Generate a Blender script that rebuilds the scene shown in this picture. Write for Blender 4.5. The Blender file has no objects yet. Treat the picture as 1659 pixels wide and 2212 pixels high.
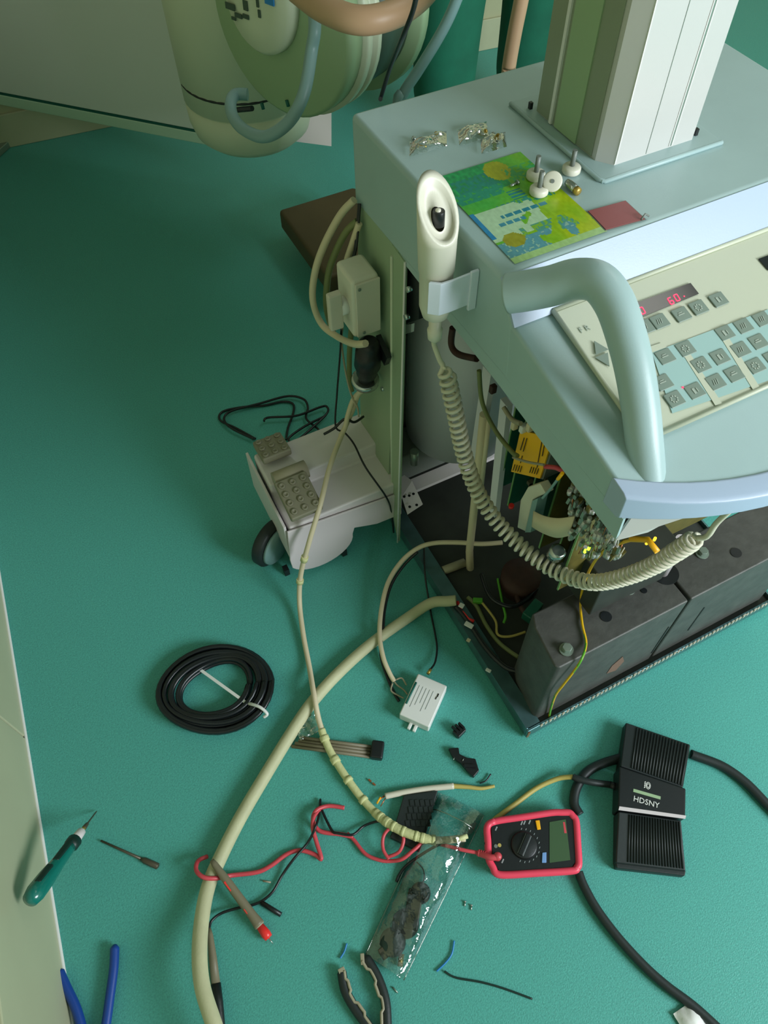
import bpy, bmesh, math, random
from mathutils import Vector, Matrix, noise
random.seed(7)
V = Vector
PI = math.pi
C = bpy.context.scene.collection
scene = bpy.context.scene

# ---------------------------------------------------------------- camera
IW, IH, F = 1659.0, 2212.0, 1660.0
CX, CY, CAMH = IW / 2, IH / 2, 1.6
def _n(v): return V(v).normalized()
_up = -_n((845 - CX, 2235 - CY, F))
_dn = -_up
_hx = 6700.0
_hy = -((_hx - CX) * _dn[0] + F * _dn[2]) / _dn[1]
_X = _n((_hx - CX, _hy, F)); _Z = _up; _Y = _Z.cross(_X)
RW = Matrix((_X, _Y, _Z))                      # camera (x right, y down, z forward) to world
EYE = V((0, 0, CAMH))
def ray(px, py): return RW @ V((px - CX, py - CY, F))
def at(px, py, z=0.0):
    d = ray(px, py); return EYE + d * ((z - CAMH) / d[2])
def atx(px, py, x):
    d = ray(px, py); return EYE + d * (x / d[0])
def aty(px, py, y):
    d = ray(px, py); return EYE + d * (y / d[1])
def atpl(px, py, p0, nrm):
    d = ray(px, py); nrm = V(nrm); return EYE + d * ((V(p0) - EYE).dot(nrm) / d.dot(nrm))
cd = bpy.data.cameras.new('camera'); cam = bpy.data.objects.new('camera', cd); C.objects.link(cam)
cd.sensor_fit = 'VERTICAL'; cd.sensor_height = 36; cd.lens = F / IH * 36; cd.clip_start = 0.02
cx_, cy_, cz_ = RW @ V((1, 0, 0)), RW @ V((0, -1, 0)), RW @ V((0, 0, -1))
cam.matrix_world = Matrix(((cx_[0], cy_[0], cz_[0], 0), (cx_[1], cy_[1], cz_[1], 0), (cx_[2], cy_[2], cz_[2], CAMH), (0, 0, 0, 1)))
scene.camera = cam

# ---------------------------------------------------------------- light and exposure
w = bpy.data.worlds.new('world'); scene.world = w; w.use_nodes = True
w.node_tree.nodes['Background'].inputs[0].default_value = (0.6, 0.8, 0.9, 1)
w.node_tree.nodes['Background'].inputs[1].default_value = 0.3
def area(name, loc, target, sx, sy, power, col):
    l = bpy.data.lights.new(name, 'AREA'); l.shape = 'RECTANGLE'; l.size = sx; l.size_y = sy
    l.energy = power; l.color = col
    o = bpy.data.objects.new(name, l); C.objects.link(o); o.location = loc
    o.rotation_euler = (V(target) - V(loc)).to_track_quat('-Z', 'Y').to_euler(); return o
area('window_daylight', (2.15, -1.97, 1.75), (1.9, 0, 1.1), 1.7, 1.1, 88, (0.88, 0.95, 1.0))
area('overhead_fill', (2.2, 1.2, 2.92), (2.2, 1.2, 0), 0.58, 1.18, 6, (1.0, 0.96, 0.88))  # added weak fill from above, lifts top faces and softens shadows
scene.view_settings.view_transform = 'Standard'; scene.view_settings.look = 'None'
scene.view_settings.exposure = 0.75; scene.view_settings.gamma = 1.0
scene.view_settings.use_curve_mapping = False

# ---------------------------------------------------------------- materials
def lin(c): return tuple((x / 255 / 12.92) if x / 255 <= 0.04045 else ((x / 255 + 0.055) / 1.055) ** 2.4 for x in c)
def mat(name, rgb, rough=0.5, metal=0.0, var=0.0, vscale=8.0, bump=0.0, bscale=60.0, emit=0.0, spec=0.5, coat=0.0):
    m = bpy.data.materials.new(name); m.use_nodes = True; nt = m.node_tree; b = nt.nodes['Principled BSDF']
    c = lin(rgb); b.inputs['Base Color'].default_value = (*c, 1)
    b.inputs['Roughness'].default_value = rough; b.inputs['Metallic'].default_value = metal
    b.inputs['Specular IOR Level'].default_value = spec; b.inputs['Coat Weight'].default_value = coat
    tc = nt.nodes.new('ShaderNodeTexCoord')
    if var > 0:
        n = nt.nodes.new('ShaderNodeTexNoise'); n.inputs['Scale'].default_value = vscale; n.inputs['Detail'].default_value = 5
        nt.links.new(tc.outputs['Object'], n.inputs['Vector'])
        r = nt.nodes.new('ShaderNodeMapRange'); r.inputs[1].default_value = .25; r.inputs[2].default_value = .75
        r.inputs[3].default_value = 1 - var; r.inputs[4].default_value = 1 + var
        nt.links.new(n.outputs[0], r.inputs[0])
        mx = nt.nodes.new('ShaderNodeMix'); mx.data_type = 'RGBA'; mx.blend_type = 'MULTIPLY'; mx.inputs[0].default_value = 1
        mx.inputs[6].default_value = (*c, 1)
        cb = nt.nodes.new('ShaderNodeCombineColor')
        for i in range(3): nt.links.new(r.outputs[0], cb.inputs[i])
        nt.links.new(cb.outputs[0], mx.inputs[7]); nt.links.new(mx.outputs[2], b.inputs['Base Color'])
    if bump > 0:
        n2 = nt.nodes.new('ShaderNodeTexNoise'); n2.inputs['Scale'].default_value = bscale; n2.inputs['Detail'].default_value = 6
        nt.links.new(tc.outputs['Object'], n2.inputs['Vector'])
        bp = nt.nodes.new('ShaderNodeBump'); bp.inputs['Strength'].default_value = bump; bp.inputs['Distance'].default_value = .002
        nt.links.new(n2.outputs[0], bp.inputs['Height']); nt.links.new(bp.outputs[0], b.inputs['Normal'])
    if emit > 0:
        b.inputs['Emission Color'].default_value = (*c, 1); b.inputs['Emission Strength'].default_value = emit
    return m
M = {}
M['vinyl'] = mat('green vinyl floor', (82, 165, 154), 0.42, var=.2, vscale=300, bump=.4, bscale=420)
M['vinyl'].node_tree.nodes['Principled BSDF'].inputs['Specular IOR Level'].default_value = .35
M['wall'] = mat('olive beige wall paint', (176, 176, 140), .5, var=.05, vscale=3)
M['skirting'] = mat('cream skirting tile', (180, 182, 150), .4, var=.05, vscale=6)
M['ceiling'] = mat('ceiling paint', (165, 170, 165), .8)
M['enamel'] = mat('pale blue grey enamel', (164, 188, 188), .38, var=.03, vscale=14, bump=.05, bscale=400)
M['enamel_lit'] = mat('bluish lit enamel', (168, 184, 206), .35, bump=.04, bscale=400)  # lit copy of the enamel, window light put into forward-facing parts
M['panel_beige'] = mat('beige membrane panel', (196, 200, 178), .4, bump=.05, bscale=500)
M['key'] = mat('grey green key', (122, 138, 126), .45)
M['key_mark'] = mat('faint key marking', (168, 178, 165), .5)
M['pad_blue'] = mat('pale blue membrane', (158, 192, 188), .45)
M['black_glass'] = mat('black display window', (24, 30, 30), .15)
M['led_red'] = mat('red display digit', (255, 40, 70), .4, emit=2.2)
M['led_green'] = mat('green indicator lamp', (170, 255, 40), .4, emit=3)
M['led_orange'] = mat('orange indicator lamp', (255, 170, 30), .4, emit=3)
M['alu'] = mat('satin aluminium', (206, 204, 200), .42, .25, bump=.04, bscale=500)
M['alu_shaded'] = mat('shaded grooved aluminium', (150, 160, 138), .45, .2)  # shaded copy of the aluminium, darkens the column's left face
M['white'] = mat('white plastic', (228, 228, 224), .45, bump=.03, bscale=300)
M['warm_white'] = mat('warm white plastic', (214, 206, 188), .42)
M['ivory'] = mat('ivory plastic', (220, 216, 198), .38, var=.03, vscale=40)
M['ivory_cable'] = mat('ivory coiled rubber', (212, 206, 184), .5)
M['beige_cable'] = mat('beige rubber hose', (192, 190, 152), .6, var=.06, vscale=30, bump=.2, bscale=200)
M['yellow_cable'] = mat('yellowed cable', (186, 168, 92), .5)
M['cream_cable'] = mat('cream cable', (214, 200, 168), .5)
M['tape'] = mat('cream tape', (205, 205, 150), .6, bump=.5, bscale=150)
M['olive_cable'] = mat('olive cable', (120, 128, 80), .5)
M['black_rubber'] = mat('black rubber', (30, 38, 38), .5, bump=.1, bscale=200)
M['black_cable'] = mat('glossy black cable', (20, 25, 28), .32)
M['black_plastic'] = mat('black plastic', (22, 26, 28), .4, bump=.1, bscale=200)
M['cast'] = mat('cast iron', (84, 84, 80), .55, .3, var=.22, vscale=30, bump=.4, bscale=90)
M['rust'] = mat('rust stain', (118, 92, 78), .9)
M['steel'] = mat('polished steel', (190, 196, 192), .2, .9)
M['zinc'] = mat('zinc bolt', (150, 164, 152), .35, .6)
M['tray'] = mat('galvanised tray', (96, 130, 134), .28, .7, var=.2, vscale=25)
M['tray_in'] = mat('dark tray lining', (46, 50, 44), .6, var=.3, vscale=18)
M['grey_paint'] = mat('pinkish grey enamel', (220, 212, 212), .4)
M['shield_grey'] = mat('warm grey shield', (214, 204, 206), .45)
M['rubber_pad'] = mat('grey brown rubber pad', (134, 130, 108), .6)
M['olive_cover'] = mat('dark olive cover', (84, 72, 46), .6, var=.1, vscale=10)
M['interior_grey'] = mat('interior grey steel', (120, 126, 120), .5, .1)
M['cover_lilac'] = mat('lilac grey cover', (222, 220, 226), .45)
M['pcb'] = mat('green circuit board', (24, 92, 74), .4, var=.15, vscale=60)
M['pcb_olive'] = mat('olive circuit board', (96, 88, 40), .45, var=.2, vscale=60)
M['edge_green'] = mat('board edge', (110, 150, 90), .4)
M['orange'] = mat('orange warning label', (255, 190, 8), .5)
M['print_black'] = mat('black print', (20, 20, 18), .6)
M['copper'] = mat('copper', (200, 120, 80), .35, .8)
M['dark_brown'] = mat('dark brown winding', (60, 34, 26), .7, var=.3, vscale=50)
M['red_wire'] = mat('red silicone lead', (208, 74, 84), .4)
M['red_shell'] = mat('red rubber holster', (238, 72, 98), .4)
M['red_cap'] = mat('red probe cap', (240, 50, 48), .35)
M['grey_brown'] = mat('grey brown probe', (120, 112, 90), .5)
M['lcd'] = mat('grey green lcd', (66, 92, 62), .25)
M['yellow'] = mat('yellow key', (250, 180, 20), .4)
M['blue_key'] = mat('light blue key', (120, 160, 215), .4)
M['grey_print'] = mat('grey print', (150, 158, 160), .5)
M['blue_handle'] = mat('blue dipped handle', (22, 66, 148), .4)
M['blue_wire'] = mat('blue wire', (40, 130, 200), .4)
M['teal_handle'] = mat('translucent teal handle', (10, 112, 100), .25, coat=.5)
M['green_black'] = mat('dark green grip', (16, 44, 38), .45)
M['tan_grip'] = mat('tan grip edge', (160, 152, 128), .5)
M['tool_steel'] = mat('dark tool steel', (92, 86, 72), .4, .5)
M['scrubs'] = mat('dark green scrubs cloth', (14, 96, 72), .85, var=.25, vscale=7, bump=.4, bscale=40)
M['skin'] = mat('skin', (196, 150, 124), .55)
M['hair'] = mat('dark hair', (30, 24, 20), .6)
M['hose_brown'] = mat('tan rubber hose', (186, 150, 118), .45)
M['hose_blue'] = mat('blue grey hose', (128, 160, 160), .4)
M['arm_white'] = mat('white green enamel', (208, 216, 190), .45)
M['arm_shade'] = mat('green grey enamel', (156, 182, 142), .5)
M['plate_green'] = mat('pale green steel plate', (152, 172, 140), .45)
M['bracket_lit'] = mat('brightly lit bracket', (226, 232, 246), .4)  # extra bright colour stands in for front light on the bracket
M['drum_dark'] = mat('dark drum', (64, 84, 70), .5)
M['screen_white'] = mat('white screen sheet', (232, 236, 230), .5)
M['kick_lit'] = mat('floor lit edging', (196, 224, 200), .4)  # lightened colour stands in for floor light on the screen's lower edge
M['red_card'] = mat('dull red label', (150, 78, 78), .5)
M['yelgreen'] = mat('yellow green earth wire', (222, 190, 30), .4)
M['earth_green'] = mat('green stripe wire', (90, 170, 50), .4)
M['brass'] = mat('brass', (190, 160, 80), .35, .7)
M['teal_dark'] = mat('dark teal joint', (20, 96, 84), .6)
def vcol_mat(name, rough):
    m = bpy.data.materials.new(name); m.use_nodes = True; nt = m.node_tree
    a = nt.nodes.new('ShaderNodeVertexColor'); a.layer_name = 'print'
    b = nt.nodes['Principled BSDF']; nt.links.new(a.outputs[0], b.inputs['Base Color']); b.inputs['Roughness'].default_value = rough
    return m
M['flyer'] = vcol_mat('printed flyer', .3)
M['stripes'] = vcol_mat('striped insulation', .4)
def clear_mat(name, tint, gloss, rough):
    m = bpy.data.materials.new(name); m.use_nodes = True; nt = m.node_tree; nt.nodes.remove(nt.nodes['Principled BSDF'])
    t = nt.nodes.new('ShaderNodeBsdfTransparent'); t.inputs[0].default_value = (*tint, 1)
    g = nt.nodes.new('ShaderNodeBsdfGlossy'); g.inputs['Roughness'].default_value = rough
    fr = nt.nodes.new('ShaderNodeFresnel'); fr.inputs[0].default_value = 1.5
    ad = nt.nodes.new('ShaderNodeMath'); ad.operation = 'ADD'; ad.inputs[1].default_value = gloss
    nt.links.new(fr.outputs[0], ad.inputs[0])
    n = nt.nodes.new('ShaderNodeTexNoise'); n.inputs['Scale'].default_value = 45; n.inputs['Detail'].default_value = 3
    tc = nt.nodes.new('ShaderNodeTexCoord'); nt.links.new(tc.outputs['Object'], n.inputs['Vector'])
    bp = nt.nodes.new('ShaderNodeBump'); bp.inputs['Strength'].default_value = .35; bp.inputs['Distance'].default_value = .012
    nt.links.new(n.outputs[0], bp.inputs['Height']); nt.links.new(bp.outputs[0], g.inputs['Normal']); nt.links.new(bp.outputs[0], fr.inputs['Normal'])
    mx = nt.nodes.new('ShaderNodeMixShader'); nt.links.new(ad.outputs[0], mx.inputs[0])
    nt.links.new(t.outputs[0], mx.inputs[1]); nt.links.new(g.outputs[0], mx.inputs[2])
    nt.links.new(mx.outputs[0], nt.nodes['Material Output'].inputs[0]); return m
M['clear'] = clear_mat('clear plastic film', (.92, .96, .95), .13, .09)

# ---------------------------------------------------------------- mesh helpers
class MB:
    def __init__(s): s.v = []; s.f = []; s.sm = []; s.c = []
    def add(s, vs, fs, smooth=False):
        o = len(s.v); s.v += [V(p) for p in vs]; s.f += [tuple(i + o for i in f) for f in fs]; s.sm += [smooth] * len(fs); return s
    def box(s, lo, hi):
        (a, b, c), (d, e, f) = lo, hi
        return s.add([(a, b, c), (d, b, c), (d, e, c), (a, e, c), (a, b, f), (d, b, f), (d, e, f), (a, e, f)],
                     [(0, 3, 2, 1), (4, 5, 6, 7), (0, 1, 5, 4), (1, 2, 6, 5), (2, 3, 7, 6), (3, 0, 4, 7)])
    def obox(s, c, u, v, n, hu, hv, hn):                       # oriented box, centre and half sizes
        u, v, n = _n(u), _n(v), _n(n); c = V(c)
        p = [c + u * a * hu + v * b * hv + n * d * hn for d in (-1, 1) for a, b in ((-1, -1), (1, -1), (1, 1), (-1, 1))]
        return s.add(p, [(0, 3, 2, 1), (4, 5, 6, 7), (0, 1, 5, 4), (1, 2, 6, 5), (2, 3, 7, 6), (3, 0, 4, 7)])
    def prism(s, poly, off):                                   # polygon and extrusion vector
        n = len(poly); off = V(off); p = [V(q) for q in poly]
        s.add(p + [q + off for q in p], [tuple(range(n))[::-1], tuple(range(n, 2 * n))] + [(i, (i + 1) % n, n + (i + 1) % n, n + i) for i in range(n)])
        return s
    def loft(s, rings, closed=True, caps=True, smooth=True):
        n = len(rings[0]); vs = [p for r in rings for p in r]; fs = []
        for i in range(len(rings) - 1):
            for j in range(n if closed else n - 1):
                k = (j + 1) % n; fs.append((i * n + j, i * n + k, (i + 1) * n + k, (i + 1) * n + j))
        s.add(vs, fs, smooth)
        if caps and closed:
            s.add(rings[0], [tuple(range(n))[::-1]]); s.add(rings[-1], [tuple(range(n))])
        return s
    def tube(s, path, r, n=8, caps=True):
        P = [V(p) for p in path]; m = len(P)
        rr = r if callable(r) else (lambda t: r)
        T = [(P[min(i + 1, m - 1)] - P[max(i - 1, 0)]).normalized() for i in range(m)]
        up = V((0, 0, 1)) if abs(T[0].z) < .9 else V((1, 0, 0))
        a = T[0].cross(up).normalized(); rings = []
        for i in range(m):
            a = (a - T[i] * a.dot(T[i])).normalized(); b = T[i].cross(a); q = rr(i / max(1, m - 1))
            rings.append([P[i] + (a * math.cos(2 * PI * k / n) + b * math.sin(2 * PI * k / n)) * q for k in range(n)])
        return s.loft(rings, True, caps)
    def cyl(s, p0, p1, r, r2=None, n=20):
        r2 = r if r2 is None else r2; p0, p1 = V(p0), V(p1); t = (p1 - p0).normalized()
        up = V((0, 0, 1)) if abs(t.z) < .9 else V((1, 0, 0)); a = t.cross(up).normalized(); b = t.cross(a)
        R = [[p + (a * math.cos(2 * PI * k / n) + b * math.sin(2 * PI * k / n)) * q for k in range(n)] for p, q in ((p0, r), (p1, r2))]
        return s.loft(R)
    def lathe(s, p0, ax, prof, n=32, squash=1.0, sdir=None):    # profile of (distance along axis, radius)
        p0 = V(p0); t = _n(ax); up = V((0, 0, 1)) if abs(t.z) < .9 else V((1, 0, 0))
        a = V(sdir).normalized() if sdir is not None else t.cross(up).normalized(); b = t.cross(a)
        return s.loft([[p0 + t * d + (a * math.cos(2 * PI * k / n) * squash + b * math.sin(2 * PI * k / n)) * max(q, 1e-4) for k in range(n)] for d, q in prof])
WL = {}
def build(name, mb, m, parent=None, bevel=0, seg=2, sub=0, label=None, cat=None, group=None, kind=None, vcol=None):
    cs = mb.v; lo = V([min(p[i] for p in cs) for i in range(3)]); hi = V([max(p[i] for p in cs) for i in range(3)])
    org = V(((lo[0] + hi[0]) / 2, (lo[1] + hi[1]) / 2, lo[2]))
    me = bpy.data.meshes.new(name); me.from_pydata([p - org for p in cs], [], mb.f)
    me.polygons.foreach_set('use_smooth', mb.sm); me.materials.append(m)
    if vcol:
        la = me.color_attributes.new('print', 'FLOAT_COLOR', 'CORNER')
        for poly in me.polygons:
            for li in poly.loop_indices: la.data[li].color = (*lin(vcol[poly.index]), 1)
    bm = bmesh.new(); bm.from_mesh(me)
    if not vcol: bmesh.ops.remove_doubles(bm, verts=bm.verts, dist=1e-6)
    bmesh.ops.recalc_face_normals(bm, faces=bm.faces); bm.to_mesh(me); bm.free()
    o = bpy.data.objects.new(name, me); C.objects.link(o); WL[o.name] = org
    if parent: o.parent = parent; o.location = org - WL[parent.name]
    else: o.location = org
    if bevel:
        b = o.modifiers.new('bevel', 'BEVEL'); b.width = bevel; b.segments = seg; b.limit_method = 'ANGLE'; b.angle_limit = .6
        for p in me.polygons: p.use_smooth = True
        wn = o.modifiers.new('wn', 'WEIGHTED_NORMAL'); wn.keep_sharp = False
    if sub: sd = o.modifiers.new('sub', 'SUBSURF'); sd.levels = sub; sd.render_levels = sub
    tag(o, label, cat, group, kind); return o
def tag(o, label=None, cat=None, group=None, kind=None):
    for k, v in (('label', label), ('category', cat), ('group', group), ('kind', kind)):
        if v: o[k] = v
    return o
def thing(name, loc, label, cat, group=None, kind=None):
    o = bpy.data.objects.new(name, None); C.objects.link(o); o.location = loc; WL[o.name] = V(loc); o.empty_display_size = .05
    return tag(o, label, cat, group, kind)
def smooth(pts, per=8):
    P = [V(p) for p in pts]; out = []
    for i in range(len(P) - 1):
        a, b, c, d = P[max(i - 1, 0)], P[i], P[i + 1], P[min(i + 2, len(P) - 1)]
        for k in range(per):
            t = k / per
            out.append(0.5 * ((2 * b) + (c - a) * t + (2 * a - 5 * b + 4 * c - d) * t * t + (3 * b - a - 3 * c + d) * t ** 3))
    return out + [P[-1]]
def cable(name, pts, r, m, parent=None, per=8, n=8, **k):
    return build(name, MB().tube(smooth(pts, per), r, n), m, parent, **k)
def fl(pts, z):                                                # pixels on the floor; an optional third number is the height
    return [at(p[0], p[1], p[2] if len(p) > 2 else z) for p in pts]
def text_mesh(s, size, origin, u, v, n, depth=.0003):
    cu = bpy.data.curves.new('t', 'FONT'); cu.body = s; cu.size = size; cu.extrude = depth; cu.align_x = 'CENTER'; cu.align_y = 'CENTER'; cu.resolution_u = 2
    o = bpy.data.objects.new('t', cu); me = bpy.data.meshes.new_from_object(o); u, v, n = _n(u), _n(v), _n(n)
    mb = MB(); mb.add([V(origin) + u * q.co.x + v * q.co.y + n * q.co.z for q in me.vertices], [tuple(p.vertices) for p in me.polygons])
    bpy.data.objects.remove(o); bpy.data.curves.remove(cu); bpy.data.meshes.remove(me); return mb

# ================================================================ SETTING
WX, WB, WR, WF, CH = -0.445, 3.02, 4.2, -2.0, 2.95
def wl(y): return -0.434 - (1.132 - y) * 0.073                 # the left wall runs slightly askew to the machine
build('floor', MB().box((-1.2, WF - .1, -.1), (WR + .1, 3.6, 0)), M['vinyl'], kind='structure')
wlp = [(wl(3.4), 3.4, 0), (wl(WF), WF, 0), (wl(WF) - .1, WF, 0), (wl(3.4) - .1, 3.4, 0)]
wL = build('wall_left', MB().prism([(p[0], p[1], 0) for p in wlp], (0, 0, CH)), M['wall'], kind='structure')
yb0, yb1 = 3.105, 2.68
def wb(x): return 3.10 - 0.1025 * (x + .035)
build('wall_back', MB().prism([(-.75, wb(-.75), 0), (WR + .1, wb(WR + .1), 0), (WR + .1, wb(WR + .1) + .1, 0), (-.75, wb(-.75) + .1, 0)], (0, 0, CH)), M['wall'], kind='structure')
build('wall_right', MB().box((WR, WF, 0), (WR + .1, 2.7, CH)), M['wall'], kind='structure')
wf = MB(); wf.box((-.9, WF - .12, 0), (1.2, WF, CH)); wf.box((3.1, WF - .12, 0), (WR, WF, CH)); wf.box((1.2, WF - .12, 0), (3.1, WF, 1.15)); wf.box((1.2, WF - .12, 2.4), (3.1, WF, CH))
build('wall_front', wf, M['wall'], kind='structure')
build('ceiling', MB().box((-.9, WF - .1, CH), (WR + .1, 3.4, CH + .1)), M['ceiling'], kind='structure')
wn = MB()
for x in (1.2, 2.12, 3.04): wn.box((x, WF - .11, 1.15), (x + .06, WF - .06, 2.4))
for z in (1.15, 2.34): wn.box((1.2, WF - .11, z), (3.1, WF - .06, z + .06))
build('window_1', wn, M['white'], kind='structure')
cl = thing('fill_panel', (2.2, 1.2, CH - .03), 'flat rectangular panel added for the unseen overhead fill light', 'lamp')  # unseen panel added to go with the overhead fill
build('fill_panel_face', MB().box((1.9, .6, CH - .025), (2.5, 1.8, CH - .005)), M['white'], cl, bevel=.004)
# skirting tiles along the left wall: separate tiles with an open joint
bl = thing('baseboard_left', (wl(1), 1.0, 0), None, None, kind='structure')
jy = at(45, 1588, .02).y
ys = sorted([jy + .6 * k for k in range(-5, 4)])
for a, b in zip(ys[:-1], ys[1:]):
    x0, x1 = wl(a + .002), wl(b - .002)
    build('tile', MB().prism([(x0 + .012, a + .002, 0), (x1 + .012, b - .002, 0), (x1 - .0, b - .002, 0), (x0 - .0, a + .002, 0)], (0, 0, .29)), M['skirting'], bl, bevel=.003)
build('edge_bead', MB().tube([V((wl(y) + .013, y, .003)) for y in [ -1.95 + .2 * i for i in range(25)]], .0035, 6), M['white'], bl, label='pale bead of sealant along the foot of the tiles')
build('baseboard_back', MB().prism([(-.42, wb(-.42) - .012, 0), (WR, wb(WR) - .012, 0), (WR, wb(WR), 0), (-.42, wb(-.42), 0)], (0, 0, .12)), M['skirting'], bevel=.003, kind='structure')

# ================================================================ THE MACHINE
XL, XR, XC = .5, 1.18, .84
mach = thing('x_ray_machine', (XC, .7, 0), 'pale blue grey mobile x-ray cart with its lower covers off', 'medical machine')
# --- housing: lid box and console wedge with a bowed front
h = MB()
h.prism([(XL, 1.10, .79), (XL, 1.10, .95), (XL, .652, .95), (XL, .612, .896), (XL, .600, .80)], (XR - XL, 0, 0))
build('housing', h, M['enamel'], mach, bevel=.009, seg=3)
front = []
for i in range(25):
    t = i / 24; x = XL + (XR - XL) * t; s_ = abs(2 * t - 1)
    front.append((x, .262 + .085 * s_ ** 2.6))
def topz(y): return .832 + (y - .30) * (.892 - .832) / (.60 - .30)
ins_ = lambda x: XC + (x - XC) * .9975
top = [V((ins_(x), y + .004, topz(y))) for x, y in front] + [V((ins_(XR), .622, topz(.622))), V((ins_(XL), .622, topz(.622)))]
bot = [V((ins_(x), y + .006, .799)) for x, y in front] + [V((ins_(XR), .622, .799)), V((ins_(XL), .622, .799))]
h = MB(); h.loft([bot, top], smooth=False)
build('console', h, M['enamel'], mach, bevel=.006, seg=3)
for x in (XL + .0015, XR - .0055):
    build('side_skirt', MB().prism([(x, .336, .757), (x, .338, .802), (x, .62, .804), (x, .95, .803), (x, .95, .789), (x, .62, .776)], (.004, 0, 0)), M['enamel'], mach)
build('underside', MB().box((XL + .01, .36, .790), (XR - .01, 1.09, .797)), M['interior_grey'], mach)
bn = MB(); ring = []
for i, (x_, y) in enumerate(front):
    x = XC + (x_ - XC) * 1.006
    ring.append([V((x, y + .028, topz(y + .028) + .0005)), V((x, y + .025, topz(y + .02) + .004)), V((x, y + .004, topz(y) + .004)), V((x, y - .003, topz(y) - .001)), V((x, y - .004, .801)), V((x, y + .001, .797)), V((x, y + .028, .797))])
bn.loft(ring, closed=True, caps=True, smooth=False)
build('front_bumper', bn, M['enamel_lit'], mach, bevel=.0022, label='bowed bumper along the console front, coloured bluish as if lit')
build('lid_step', MB().prism([(XL + .001, .6512, .9495), (XL + .001, .6095, .8965), (XL + .001, .614, .8945), (XL + .001, .655, .9465)], (XR - XL - .002, 0, 0)), M['enamel_lit'], mach, label='sloping step between lid and console, coloured bluish as if lit')
build('corner_sheet', MB().prism([at(1330, 1168, .757), at(1372, 1108, .799), at(1500, 1112, .799), at(1470, 1118, .785), at(1440, 1128, .78), at(1400, 1150, .765)], (0, .003, 0)), M['alu'], mach, label='light grey sheet metal corner below the bumper')
# --- handle
hp = [tuple(atx(*q)) for q in ((1098, 634, .503), (1140, 628, .520), (1190, 618, .540), (1245, 603, .560), (1292, 610, .572), (1325, 650, .576), (1348, 710, .575), (1369, 790, .572), (1384, 880, .567), (1393, 970, .559), (1400, 1050, .547), (1403, 1092, .538))]
hm = MB(); sp = smooth(hp, 6); hm.tube(sp, lambda t: .0262 - .004 * t, 24)
hb = build('handle', hm, M['enamel'], mach, label='thick rounded grab handle in pale green')
# --- control panel
pn = V((0, -(.892 - .832) / .30, 1)).normalized(); p0 = V((.84, .5, topz(.5) + .002))
cu, cv = V((1, 0, 0)), pn.cross(V((1, 0, 0))); cv = cv if cv.y > 0 else -cv
cp = build('control_panel', MB().obox(V((.84, .505, topz(.505) + .001)), cu, cv, pn, .277, .108, .004), M['panel_beige'], mach, bevel=.003, seg=2)
pt = V((.84, .5, topz(.5) + .0055))
def onp(px, py, lift=0.0): return atpl(px, py, pt + pn * lift, pn)
def pp(px, py, hu, hv, hn=.0008, lift=0.0): return MB().obox(onp(px, py, lift), cu, cv, pn, hu, hv, hn)
# raised frame round the panel
fr = MB()
for a, b in (((.563, .398), (1.117, .398)), ((.563, .612), (1.117, .612)), ((.563, .398), (.563, .612)), ((1.117, .398), (1.117, .612))):
    A, B = [V((q[0], q[1], topz(q[1]) + .005)) for q in (a, b)]
    fr.tube([A, (A + B) / 2, B], .0035, 8)
build('panel_frame', fr, M['panel_beige'], mach)
# blue membrane fields
mem = MB()
def quad(px, lift=.0004): mem.prism([onp(x, y, lift) for x, y in px], pn * .0004)
quad([(1408, 762), (1660, 668), (1720, 760), (1660, 822), (1452, 893)])
build('membrane', mem, M['pad_blue'], cp)
mm2 = MB()
for px in ([(1462, 745), (1476, 741), (1560, 872), (1545, 876)], [(1548, 715), (1562, 710), (1642, 838), (1627, 843)], [(1408, 762), (1440, 750), (1430, 740), (1400, 750)]):
    mm2.prism([onp(x, y, .0010) for x, y in px], pn * .0003)
build('panel_strip', mm2, M['panel_beige'], cp)
keys = [(1425, 694), (1472, 679), (1509, 664), (1552, 647), (1393, 706), (1437, 770), (1481, 753), (1566, 719), (1606, 704), (1432, 826), (1514, 788), (1555, 771), (1600, 755), (1638, 738), (1457, 862), (1501, 844), (1546, 825), (1586, 808), (1632, 790), (1670, 773), (1646, 689)]
cross = V((.002, 0, 0))
for i, (x, y) in enumerate(keys):
    kb = build('key', pp(x, y, .0117, .0106, .0012, .001), M['key'], cp, bevel=.001, seg=1)
    c = onp(x, y, .0027); km = MB(); kind = i % 4
    if kind == 0:
        for q in (-.003, 0, .003): km.obox(c + cu * q, cu * .3 + cv, cu - cv * .3, pn, .004, .0005, .0002)
    elif kind == 1: km.obox(c, cu, cv, pn, .005, .0008, .0002); km.obox(c + cv * .003, cu, cv, pn, .003, .0006, .0002)
    elif kind == 2:
        for q in range(8): km.obox(c + (cu * math.cos(q * PI / 4) + cv * math.sin(q * PI / 4)) * .0045, cu, cv, pn, .0011, .0011, .0002)
    else: km.obox(c - cu * .001, cu, cv, pn, .0016, .0042, .0002); km.obox(c + cu * .004, cu, cv, pn, .0007, .003, .0002)
    build('marking', km, M['key_mark'], kb)
for x, y in ((1293, 751), (1306, 778)):
    c = onp(x, y, .001); sg = 1 if y < 760 else -1
    build('arrow_key', MB().prism([c - cu * .010 - cv * .008 * sg, c + cu * .010 - cv * .008 * sg, c + cv * .011 * sg][::1], pn * .0012), M['key'], cp)
build('panel_lettering', text_mesh('F R', .012, onp(1263, 711, .0006), cu, cv, pn), M['key_mark'], cp)
build('panel_icon', MB().obox(onp(1642, 689, .001), cu, cv, pn, .003, .003, .0003), M['olive_cable'], cp)
dsp = MB().prism([onp(1346, 665, .0006), onp(1491, 612, .0006), onp(1509, 635, .0006), onp(1366, 694, .0006)], pn * .001)
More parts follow.
